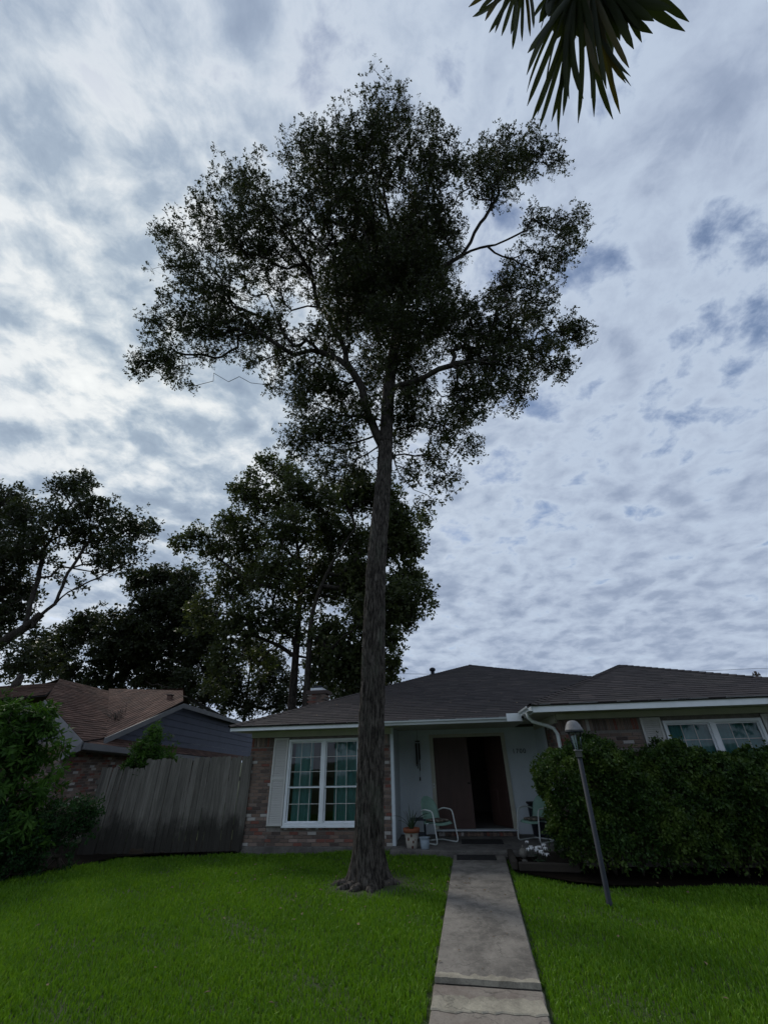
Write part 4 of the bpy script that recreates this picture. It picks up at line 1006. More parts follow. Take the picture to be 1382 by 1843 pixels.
def tree(name, label, cat, base, seeds, lobes, k, seed, leafmat_, bark, per=6, rad=.3, leaves=7, Lr=(.07, .11), wr_=.2, alpha=.3, step=.45, r0=.006, ex=.45, spread=(25, 95), grp=None, twr=.004, trunk_r=None, pw=2.2, stump=True, droop=0, minr=0, gaps=None, kink=.12):
    rg = np.random.default_rng(seed)
    e = empty(name, (base[0], base[1], 0)); tag(e, label, cat, grp)
    inv = Matrix.Translation(e.location).inverted()
    sk = Skeleton()
    for i, sd in enumerate(seeds):
        ln_ = smooth_line(sd)
        if i: ln_ = [ln_[0]] + [q + np.array(mnoise.noise_vector(Vector(q) * 1.3)) * kink for q in ln_[1:]]
        sk.chain(ln_)
    pts, cen = lobes_pts(lobes, k, rg, pw)
    if gaps:
        g_ = np.array([mnoise.noise(Vector(q) * gaps[0]) for q in pts]); pts = pts[g_ > np.quantile(g_, gaps[1])]
    n0 = max(1, len(smooth_line(seeds[0])) // 2)
    sk.grow(pts, alpha, step, rg, 0 if len(seeds) == 1 and stump is None else n0); sk.radii(r0, ex)
    if trunk_r:
        m = len(smooth_line(seeds[0])); sk.r[:m] = np.maximum(sk.r[:m] * .0 + np.linspace(trunk_r[0], trunk_r[1], m), sk.r[:m] * .3)
    mb = MB(); sk.tubes(mb, 0, minr); o = mb.build('trunk', bark, e); o.matrix_parent_inverse = inv
    P_, O_, T_ = twig_points(sk, cen, rg, per, rad)
    Vv, Ff = leaf_mesh(P_, O_, leaves, Lr, wr_, spread, rg, droop=droop)
    o = np_mesh('crown', Vv, Ff, leafmat_, e); o.matrix_parent_inverse = inv; o['kind'] = 'stuff'
    if twr:
        Vv, Ff = twiglets(None, None, sk.p[T_], P_ + O_ * .02, twr); o = np_mesh('twigs', Vv, Ff, bark, e); o.matrix_parent_inverse = inv; o['kind'] = 'stuff'
    return e, sk

# the tall oak on the lawn
D = 9.0
tr_px = [(665, 1590, .268), (664, 1540, .262), (665, 1500, .256), (667, 1400, .246), (668, 1307, .243), (673, 1140, .232), (679, 993, .222), (690, 871, .200), (694, 798, .19)]
tp = [at_y(a, b, D) for a, b, _ in tr_px]
up = [(700, 700, 8.95), (712, 610, 8.8), (720, 520, 8.6), (706, 430, 8.2), (690, 340, 7.3)]
seedA = [tp[-1]] + [at_y(*q) for q in up]
limbs = [[(686, 800, 9), (664, 745, 8.95), (648, 700, 8.9), (631, 662, 8.8), (596, 640, 8.8), (560, 628, 8.8), (527, 638, 8.9), (505, 660, 8.9), (488, 692, 8.8), (455, 690, 8.8), (430, 678, 8.8)],
         [(631, 662, 8.8), (612, 610, 8.9), (585, 565, 9), (552, 548, 9), (525, 560, 9)],
         [(527, 638, 8.9), (500, 620, 8.7), (470, 600, 8.6), (430, 560, 8.5)],
         [(704, 700, 8.9), (740, 684, 8.8), (790, 665, 8.7), (840, 652, 8.7), (890, 640, 8.7), (925, 622, 8.8)],
         [(720, 560, 8.7), (770, 500, 8.5), (830, 460, 8.3), (890, 440, 8.2), (940, 420, 8.0)],
         [(830, 460, 8.3), (870, 390, 7.8), (900, 350, 7.5)],
         [(890, 455, 8.2), (940, 475, 8.4), (970, 490, 8.4)],
         [(708, 820, 9), (722, 855, 8.9), (745, 880, 8.8), (768, 892, 8.7)],
         [(760, 680, 8.8), (790, 715, 8.7), (788, 745, 8.7)],
         [(715, 600, 8.8), (660, 520, 8.6), (600, 460, 8.0), (540, 400, 7.5)],
         [(700, 690, 8.9), (720, 640, 10.2), (730, 600, 11.2)]]
LOBES = [(700, 210, 50, 5.7, 1.0), (655, 255, 60, 6.0, 1.0), (600, 243, 28, 6.0, 1.0), (590, 295, 70, 6.3, 1.0), (540, 279, 40, 6.3, 1.0), (757, 234, 40, 6.0, 1.0), (770, 279, 55, 6.2, 1.0), (590, 350, 75, 6.8, 1.0), (690, 320, 90, 6.7, 1.0), (790, 330, 60, 6.6, 1.0),
 (440, 320, 38, 7.0, 1.0), (470, 365, 60, 7.2, 1.0), (390, 385, 50, 7.6, 1.0), (420, 430, 70, 7.8, 1.0), (320, 435, 42, 8.2, 1.0), (295, 425, 25, 8.2, 1.0), (350, 490, 55, 8.4, 1.0), (470, 450, 70, 7.8, 1.0), (400, 540, 60, 8.6, 1.3), (330, 560, 42, 8.9, 1.3), (285, 585, 28, 9.0, 1.3), (300, 640, 40, 9.1, 1.3), (262, 655, 25, 9.2, 1.3), (240, 670, 12, 9.2, 1.3), (370, 605, 50, 8.9, 1.3), (430, 600, 45, 8.9, 1.3), (350, 690, 10, 9.0, 1.7), (320, 670, 20, 9.0, 1.3),
 (540, 420, 80, 7.6, 1.0), (640, 430, 90, 7.6, 1.2), (740, 420, 85, 7.6, 1.2), (800, 410, 50, 7.6, 1.0), (560, 500, 45, 9.0, 0.6), (650, 540, 80, 9.4, 1.0), (740, 530, 80, 9.2, 1.0), (800, 560, 60, 9.0, 1.0), (690, 470, 100, 11.0, 1.0), (760, 460, 80, 11.0, 1.0), (620, 600, 50, 9.6, 1.0), (700, 610, 70, 10.5, 1.0), (760, 610, 50, 9.8, 1.0), (490, 540, 45, 8.8, 0.8), (510, 590, 40, 9.2, 0.7),
 (640, 520, 75, 7.9, 1.2), (720, 500, 80, 7.9, 1.2), (690, 590, 60, 8.1, 1.2), (760, 570, 60, 8.1, 1.2), (620, 580, 45, 8.2, 1.0), (830, 560, 40, 8.3, 1.0), (690, 660, 38, 8.5, 1.0), (740, 640, 38, 8.5, 1.0), (800, 630, 35, 8.5, 1.0), (570, 600, 30, 8.5, 1.0), (540, 660, 30, 8.7, 1.0), (600, 680, 28, 8.7, 1.0), (660, 740, 30, 8.7, 1.7), (730, 720, 30, 8.7, 1.7),
 (900, 287, 52, 7.1, 1.5), (950, 279, 40, 7.3, 1.5), (990, 291, 26, 7.4, 1.5), (860, 310, 42, 7.0, 1.5), (900, 335, 35, 7.2, 1.05), (1035, 400, 26, 8.1, 1.2), (1000, 405, 30, 8.1, 1.05), (960, 400, 28, 8.1, 0.9), (1030, 445, 24, 8.4, 1.2), (985, 480, 36, 8.5, 1.2), (940, 480, 35, 8.6, 1.05), (900, 520, 42, 8.8, 1.5), (960, 550, 45, 9.0, 1.5), (1010, 590, 40, 9.1, 1.5), (1035, 605, 22, 9.2, 1.5), (920, 590, 45, 9.0, 1.5), (860, 590, 50, 9.0, 1.5), (960, 640, 45, 9.1, 1.5), (1000, 660, 28, 9.1, 1.5), (900, 660, 45, 9.0, 1.5), (850, 640, 40, 9.0, 1.5), (870, 710, 40, 9.0, 1.7), (930, 700, 35, 9.0, 1.7), (820, 690, 40, 9.0, 1.36),
 (520, 640, 40, 9.2, 1.0), (560, 670, 40, 9.4, 1.0), (480, 600, 40, 8.9, 1.0), (830, 740, 38, 9.2, 1.7), (880, 630, 40, 9.3, 1.5), (700, 800, 24, 9.5, 1.7), (590, 640, 40, 9.8, 1.0), (670, 680, 45, 9.8, 1.0), (740, 690, 45, 9.8, 1.7),
 (550, 700, 40, 9.0, 1.7), (600, 700, 35, 9.0, 1.36), (570, 760, 45, 9.1, 1.7), (545, 800, 32, 9.2, 1.7), (620, 780, 45, 9.3, 1.7), (640, 720, 40, 9.4, 1.7), (500, 690, 28, 9.0, 1.36), (470, 650, 25, 9.0, 0.8), (760, 740, 40, 9.1, 1.36), (800, 770, 35, 9.0, 1.7), (840, 800, 28, 8.9, 1.7), (770, 810, 35, 9.1, 1.7), (800, 860, 24, 8.9, 1.7), (770, 900, 18, 8.8, 1.7), (720, 760, 30, 9.4, 1.7), (650, 840, 30, 9.6, 1.7), (600, 840, 30, 9.5, 1.7), (740, 850, 25, 9.0, 1.7)]
seeds = [seedA] + [[at_y(*q) for q in l] for l in limbs]
oak, osk = tree('oak_tree', 'tall oak with a straight bare trunk and wide crown on the front lawn', 'tree', TREE, seeds, LOBES, 7800, 3, MT['leaf_oak'], MT['limb'],
    per=8, rad=.36, leaves=7, Lr=(.068, .115), wr_=.225, alpha=.22, step=.4, r0=.0065, ex=.40, stump=True, twr=.0035, gaps=(.9, .16))
oak_inv = Matrix.Translation(oak.location).inverted()
def oak_trunk():
    # bole with fissured bark and root flare
    nT = 120; pts = smooth_line([tp[0] + (0, 0, -.12)] + tp + [at_y(697, 750, 8.97)], .045); m = len(pts)
    zs = np.array([p[2] for p in pts]); rz = np.interp(zs, [p[2] for p in tp], [r for *_, r in tr_px])
    rz[zs > tp[-1][2]] = .17
    Vv = np.zeros((m, nT, 3)); ang = np.arange(nT) / nT * 2 * np.pi
    for i, p in enumerate(pts):
        z = zs[i]; fl = math.exp(-max(0, z - .02) / .21)
        for k in range(nT):
            a = ang[k]; x, y = math.cos(a), math.sin(a)
            q = Vector((x * 2.3, y * 2.3, z * .45)); w = mnoise.noise(q * 1.5) * .8
            fis = abs(math.sin(a * 13 + w * 4 + mnoise.noise(Vector((x * 2, y * 2, z * 1.1 + 9))) * 3.4)) ** .6
            brk = mnoise.noise(Vector((x * 7, y * 7, z * 5.0))) * .5 + mnoise.noise(Vector((x * 16, y * 16, z * 11.0))) * .35
            root = fl * (.03 + .12 * max(0, math.sin(a * 2.5 + 1.0)) ** 2 + .24 * max(0, math.cos(a - math.pi * .98)) ** 8 + .16 * max(0, math.cos(a - .1)) ** 8 + .2 * max(0, math.cos(a + 1.7)) ** 8)
            ring = -.006 if (abs(z - 5.0) < .03 or abs(z - 5.15) < .02 or abs(z - 6.8) < .03) else 0
            R = rz[i] * (.955 + .05 * mnoise.noise(Vector((x, y, z * .5))) + .07 * mnoise.noise(Vector((x * 1.6 + 5, y * 1.6, z * 1.9)))) + .040 * (fis - .6) + .034 * brk + root * rz[i] * 1.7 + ring
            # dark seam scar on the right side
            da = abs((a - .35 - .12 * math.sin(z * 1.1) + math.pi) % (2 * math.pi) - math.pi)
            if .9 < z < 3.6 and da < .22: R -= .035 * (1 - da / .22)
            Vv[i, k] = (p[0] + R * x, p[1] + R * y, p[2])
    ii, kk = np.meshgrid(np.arange(m - 1), np.arange(nT), indexing='ij'); a = (ii * nT + kk).ravel(); b = (ii * nT + (kk + 1) % nT).ravel()
    o = np_mesh('bole', Vv.reshape(-1, 3), np.stack([a, b, b + nT, a + nT], 1), MT['bark'], oak, smooth=True); o.matrix_parent_inverse = oak_inv
    r = random.Random(2)
    for (a0, ln) in ((3.05, 1.0), (3.6, .75), (-.15, .65), (-1.5, .55), (-2.2, .5), (.9, .5)):
        q = [TREE + np.array([math.cos(a0) * (.3 + ln * t), math.sin(a0) * (.3 + ln * t) + .06 * math.sin(t * 5 + a0), .0 - .10 * t + .02 * math.sin(t * 9)]) for t in np.linspace(-.15, .8, 9)]
        o = MB().tube(q, list(np.linspace(.085, .015, 9)), 8).build('root', MT['bark'], oak); o.matrix_parent_inverse = oak_inv
oak_trunk()

# the trees behind the houses
def back_tree(label, trunk_px, d_, lobes, seed, leafm=MT['leaf_back'], extra=(), k=2300, tr=(.28, .05), **kw):
    base = at_y(trunk_px[0][0], trunk_px[0][1], d_); s0 = [np.array([base[0], base[1], -.1])] + [at_y(a, b, d_) for a, b in trunk_px[1:]]
    lb_ = [(l[0], l[1], l[2], (l[3] if len(l) > 3 else d_) + random.Random(seed * 99 + i).uniform(-1.6, 1.6)) + tuple(l[4:]) for i, l in enumerate(lobes)]
    P = dict(per=6, rad=.55, leaves=6, Lr=(.14, .23), wr_=.27, alpha=.25, step=.8, r0=.010, ex=.42, spread=(30, 110), twr=0, trunk_r=tr, pw=2.1); P.update(kw)
    return tree('background_tree', label, 'tree', base, [s0] + [[at_y(a, b, d_) for a, b in l] for l in extra], lb_, k, seed, leafm, MT['bark2'], grp='trees behind the houses', **P)
back_tree('broad leafy tree with a straight trunk rising behind the brick chimney', [(526, 1290), (531, 1200), (537, 1120), (541, 1040), (532, 960), (520, 890)], 23,
  [(480, 835, 22), (515, 855, 30), (455, 860, 15), (440, 890, 26), (475, 905, 38), (540, 890, 42), (590, 905, 42), (415, 945, 28), (350, 972, 24), (322, 978, 14), (385, 990, 30), (450, 975, 42), (520, 960, 48), (590, 970, 50), (640, 980, 40),
   (430, 1045, 48), (500, 1035, 52), (570, 1050, 55), (630, 1050, 45), (370, 1100, 36), (440, 1120, 46), (510, 1120, 46), (590, 1140, 45), (410, 1180, 34), (390, 1235, 24, 23, .7), (470, 1190, 30, 23, .7), (590, 1210, 35), (570, 1180, 30)], 31,
  extra=[[(538, 1090), (500, 1060), (450, 1045), (400, 1010), (360, 985)], [(537, 1120), (580, 1070), (610, 1010)], [(531, 1180), (480, 1150), (430, 1140)]])
back_tree('leafy tree mostly hidden behind the tall oak trunk', [(553, 1285), (556, 1180), (566, 1090), (600, 1010), (640, 950)], 21,
  [(640, 890, 36), (690, 900, 36), (720, 940, 30), (735, 985, 28), (690, 980, 40), (730, 1045, 32), (755, 1072, 18), (770, 1095, 8), (700, 1080, 40), (725, 1105, 24), (660, 1110, 42), (690, 1150, 30), (650, 1190, 36), (700, 1195, 18), (690, 1222, 16), (640, 1225, 30), (610, 1180, 30), (760, 935, 12), (640, 1040, 40)], 32, extra=[[(600, 1010), (680, 1050), (730, 1070)], [(566, 1090), (640, 1130), (690, 1160)]], tr=(.22, .05), k=1500)
back_tree('spreading tree with long bare limbs behind the brown roof at far left', [(-60, 1280), (-40, 1200), (0, 1160), (45, 1130), (75, 1105)], 22,
  [(15, 905, 36), (-20, 950, 55), (50, 930, 40), (60, 985, 45), (10, 1010, 50), (125, 880, 30), (150, 870, 22), (165, 915, 36), (115, 935, 36), (200, 955, 38), (240, 950, 28), (268, 953, 18), (185, 1005, 34), (225, 1000, 26), (30, 1070, 40), (-30, 1060, 50), (-20, 1130, 45), (15, 1190, 26), (100, 1040, 16, 22, .6), (140, 1060, 16, 22, .6), (-10, 1215, 18), (150, 970, 30), (50, 1180, 26), (90, 1200, 22), (60, 1150, 24), (20, 1100, 30)], 33, leafm=MT['leaf_dark'],
  extra=[[(60, 1130), (100, 1085), (150, 1052), (200, 1030), (240, 1005)], [(45, 1130), (70, 1040), (85, 985), (115, 930), (140, 895)], [(100, 1085), (130, 1020), (165, 970)]], tr=(.45, .2), k=1250)
back_tree('dark dense tree between the two larger trees over the brown roof', [(196, 1260), (198, 1215), (205, 1160), (230, 1110)], 30,
  [(250, 1050, 24), (290, 1040, 24), (330, 1055, 34), (275, 1095, 40), (225, 1130, 38), (330, 1115, 40), (290, 1160, 40), (160, 1130, 34), (190, 1180, 34), (120, 1150, 28), (110, 1195, 26), (345, 1180, 34), (240, 1190, 34), (300, 1215, 28), (170, 1225, 24), (80, 1170, 20), (220, 1225, 18), (60, 1200, 20), (130, 1215, 20), (260, 1225, 24), (330, 1230, 26), (200, 1240, 16), (370, 1150, 34), (390, 1210, 30), (250, 1150, 40), (310, 1085, 34)], 34, leafm=MT['leaf_dark'], tr=(.4, .1), k=1900, Lr=(.18, .28), extra=[[(205, 1160), (150, 1160), (100, 1180)], [(230, 1110), (280, 1080), (320, 1060)]])
back_tree('slender young tree behind the brown roof left of the chimney', [(440, 1300), (446, 1240), (452, 1190), (456, 1150)], 34,
  [(340, 1235, 20), (370, 1260, 18), (420, 1220, 22), (440, 1270, 14), (470, 1240, 26), (490, 1200, 28), (500, 1255, 22), (455, 1170, 30), (400, 1285, 12), (350, 1275, 14), (610, 1250, 20), (520, 1230, 20), (380, 1235, 24), (410, 1265, 18), (450, 1275, 18), (490, 1275, 16), (530, 1260, 20), (330, 1255, 14), (430, 1245, 22), (560, 1250, 20), (590, 1230, 24)], 35, leafm=MT['leaf_dark'], tr=(.14, .04), k=900)
def snag():
    p = at_y(28, 1236, 17); q = at_y(40, 1214, 17); e = empty('tree_stub', (p[0], p[1], 0)); tag(e, 'broken grey tree stub showing above the brown roof at far left', 'tree stub')
    b = np.array([p[0] - 1.0, p[1], -.1]); pts = [b, p + (q - p) * -3 + (-.1, 0, 0), p, q]
    o = MB().tube(pts, [.25, .2, .17, .11], 9).build('trunk', MT['bark2'], e); o.matrix_parent_inverse = Matrix.Translation(e.location).inverted()
snag()

# ---------------------------------------------------------------- shrubs at the left and the sapling over the fence
def shrub(name, label, lobes, seed, lm, stem_base, k=500, **kw):
    P = dict(per=5, rad=.20, leaves=6, Lr=(.09, .15), wr_=.17, alpha=.3, step=.25, r0=.004, ex=.42, spread=(35, 95), twr=.003, trunk_r=(.05, .03), pw=2.1, droop=.35); P.update(kw)
    c0 = at_y(lobes[0][0], lobes[0][1], lobes[0][3]); b = np.asarray(stem_base, float)
    return tree(name, label, 'shrub', b, [[b, b * .5 + c0 * .5 * np.array([1, 1, .6]), c0 * np.array([1, 1, .75]) + np.array([0, 0, .0])]], lobes, k, seed, lm, MT['twig'], **P)
shrub('tall_shrub', 'tall green shrub with long drooping leaves at the far left', [(40, 1340, 60, 10.0), (70, 1305, 30, 10), (20, 1290, 28, 10), (88, 1350, 30, 10.1), (104, 1345, 18, 10.1), (0, 1330, 60, 9.8), (-40, 1380, 70, 9.6), (60, 1400, 50, 10.1), (20, 1440, 60, 10), (-30, 1480, 70, 9.6), (30, 1510, 50, 9.9), (75, 1290, 28, 10.2)], 41, MT['leaf_shrub'], (-7.9, 10.2, 0), k=560, gaps=(1.6, .3), spread=(50, 100), Lr=(.12, .20), wr_=.14)
shrub('low_bush', 'low feathery green bush at the left edge of the lawn', [(110, 1490, 40, 10.4), (150, 1460, 26, 10.6), (165, 1470, 16, 10.7), (85, 1470, 26, 10.5), (60, 1510, 40, 10.2), (20, 1520, 45, 9.9), (130, 1505, 28, 10.6), (90, 1535, 34, 10.4), (140, 1525, 22, 10.7), (40, 1550, 34, 10.0), (120, 1550, 20, 10.5), (70, 1560, 22, 10.2), (150, 1545, 14, 10.8), (-20, 1540, 50, 9.6), (-10, 1500, 40, 9.7)], 42, MT['leaf_fern'], (-6.6, 10.6, 0), k=760, gaps=(1.8, .3), Lr=(.05, .09), rad=.16, wr_=.2, droop=.15)
shrub('fence_sapling', 'bright green sapling leaning over the top of the wooden fence', [(270, 1350, 24, 12.25), (277, 1325, 15, 12.25), (279, 1311, 7, 12.25), (262, 1372, 26, 12.2), (236, 1380, 12, 12.1), (298, 1362, 16, 12.2), (250, 1345, 10, 12.25)], 43, MT['leaf_shrub'], (-5.75, 12.3, 0), k=260, Lr=(.06, .11), rad=.12, wr_=.15, spread=(40, 90), droop=.2, trunk_r=(.025, .012))

# ---------------------------------------------------------------- clipped hedge in front of the right wing
def hedge():
    rg = np.random.default_rng(5); e = empty('hedge', tuple(W(9, -1.95))); tag(e, 'large clipped green hedge under the right wing windows', 'hedge')
    e.rotation_euler = (0, 0, -YAW)
    u0, u1, v0, v1, z1 = 6.68, 13.2, -2.46, -1.50, 1.82
    n = 2600000
    u = rg.uniform(u0 - .3, u1, n); v = rg.uniform(v0 - .3, v1, n); z = rg.uniform(.10, z1 + .35, n)
    top = z1 + .035 * np.sin(u * 2.1 + .5) + .085 * np.sin(u * 4.2 + 1.4) + .04 * np.sin(v * 5 + u * 3) + .09 * np.exp(-((u - 8.75) / .35) ** 2) - .09 * np.clip((u - 7.9) * 2, 0, 1) - .12 * np.clip(u - 9.2, 0, 5) ** 1.1 - .06 * (u < 6.9)
    fr = v0 + .07 * np.sin(u * 2.7 + z * 2) + .05 * np.sin(u * 6.1 + z * 4.3 + 1) + .25 * np.clip(.5 - z, 0, 1) ** 1.2
    le = u0 + .06 * np.sin(v * 5 + z * 3) + .04 * np.sin(z * 8) + .32 * np.clip(.75 - z, 0, 1) - (v - v0) * .10
    cl = .09 * np.sin(u * 3.3 + 1) * np.sin(z * 3.7 + u * 1.3) + .08 * np.sin(u * 11 + 2 * np.sin(z * 6)) * np.sin(z * 12 + v * 8 + np.sin(u * 5)) + .03 * np.sin(u * 31 + z * 17) * np.sin(z * 29)
    dx = le - u; dy = fr - v; dz = z - top
    q = np.stack([dx + .34, dy + .34, dz + .34], 1); qp = np.maximum(q, 0)
    sd = np.sqrt((qp ** 2).sum(1)) - .34 + np.minimum(q.max(1), 0) + cl
    pr = np.where(sd < 0, np.exp(sd / .085), .10 * np.exp(-sd / .03)); pr[sd > .14] = 0
    hole = np.sin(u * 4.4 + 1) * np.sin(z * 5.3 + u) > .72
    keep = (rg.random(n) < pr * .75 * np.where(hole, .55, 1) * np.clip((z - .10) * 2.2, .08, 1)); 
    p = np.stack([u, v, z], 1)[keep]; g = qp[keep] * np.array([-1, -1, 1]) + rg.normal(0, .12, p.shape); g /= (np.linalg.norm(g, axis=1)[:, None] + 1e-9)
    if len(p) > 30000: s_ = rg.choice(len(p), 30000, False); p = p[s_]; g = g[s_]
    p = p - np.array([9, -1.95, 0])
    Vv, Ff = leaf_mesh(p, g, 4, (.040, .072), .25, (25, 85), rg, .02)
    o = np_mesh('foliage', Vv, Ff, MT['leaf_hedge'], e); o['kind'] = 'stuff'
    st_ = MB()
    for k in range(46):
        uu = rg.uniform(u0 + .3, 12.8); vv = rg.uniform(-2.1, -1.7); b = np.array([uu - 9, vv + 1.95, 0.02])
        for j in range(4):
            q = b + np.array([rg.normal(0, .22), rg.normal(0, .12), rg.uniform(.9, 1.55)]); st_.tube([b, (b + q) / 2 + rg.normal(0, .04, 3), q], [.014, .010, .004], 5)
    o = st_.build('stems', MT['twig'], e); o['kind'] = 'stuff'
hedge()

# ---------------------------------------------------------------- raised flower bed with timbers, ornaments
def flowerbed():
    def timb(u0, v0_, u1, v1_, z0, h, label, w=.055):
        p, q = W(u0, v0_), W(u1, v1_); d_ = (q - p); Ln = np.linalg.norm(d_); e = empty('landscape_timber', ((p + q) / 2)[:2].tolist() + [z0], math.atan2(d_[1], d_[0])); tag(e, label, 'timber', 'timbers edging the flower bed')
        MB().box(-Ln / 2, Ln / 2, -w, w, 0, h).build('beam', MT['timber'], e, .015)
    timb(5.97, -.62, 5.94, -1.72, .02, .13, 'dark timber edging the flower bed along the walkway'); timb(6.0, -1.75, 7.0, -1.86, .02, .12, 'dark timber along the front of the flower bed'); timb(6.42, -1.12, 7.1, -1.15, .03, .16, 'pale weathered timber across the middle of the flower bed')
    r = random.Random(3)
    e = empty('garden_ornament'); place(e, 6.18, -1.12, .03); tag(e, 'small pale round garden ornament in the flower bed', 'ornament')
    MB().lathe([(.05, 0), (.055, .03), (.03, .05)], 14).build('base', MT['stone'], e)
    MB().lathe([(.02, .05), (.06, .075), (.082, .125), (.075, .17), (.045, .205), (.02, .215)], 16).build('globe', MT['stone'], e)
    MB().lathe([(.015, .21), (.022, .235), (.01, .25), (.003, .255)], 10).build('finial', MT['stone'], e)
    for (uu, vv, lab, nfl) in ((6.44, -1.0, 'white flowers growing at the back of the flower bed', 6), (6.40, -1.45, 'bright white flower cluster at the front of the flower bed', 7)):
        e = empty('flower_plant'); place(e, uu, vv, .03); tag(e, lab, 'flowers', 'white flowers in the bed')
        for k in range(nfl):
            x, y, h = r.uniform(-.17, .20), r.uniform(-.08, .08), r.uniform(.12, .26)
            MB().tube([(x * .3, y * .3, 0), (x * .8, y * .8, h * .6), (x, y, h)], .003, 4).build('stem', MT['plant'], e)
            mb = MB(); pr = r.uniform(.030, .046)
            for j in range(9):
                a = j * 1.047 + r.random(); ca, sa = math.cos(a), math.sin(a); mb.quad((x, y, h), (x + pr * ca - pr * .45 * sa, y + pr * sa + pr * .45 * ca, h + .03), (x + pr * 1.3 * ca, y + pr * 1.3 * sa, h - .01), (x + pr * ca + pr * .45 * sa, y + pr * sa - pr * .45 * ca, h + .03))
            mb.build('flower', MT['petal'], e)
        for k in range(12):
            a = r.uniform(0, 6.28); ln = r.uniform(.08, .16); w = .022; c, s_ = math.cos(a), math.sin(a)
            MB().quad((0, 0, .02), (c * ln * .5 - s_ * w, s_ * ln * .5 + c * w, .09), (c * ln, s_ * ln, .08), (c * ln * .5 + s_ * w, s_ * ln * .5 - c * w, .09)).build('leaf', MT['plant'], e)
flowerbed()
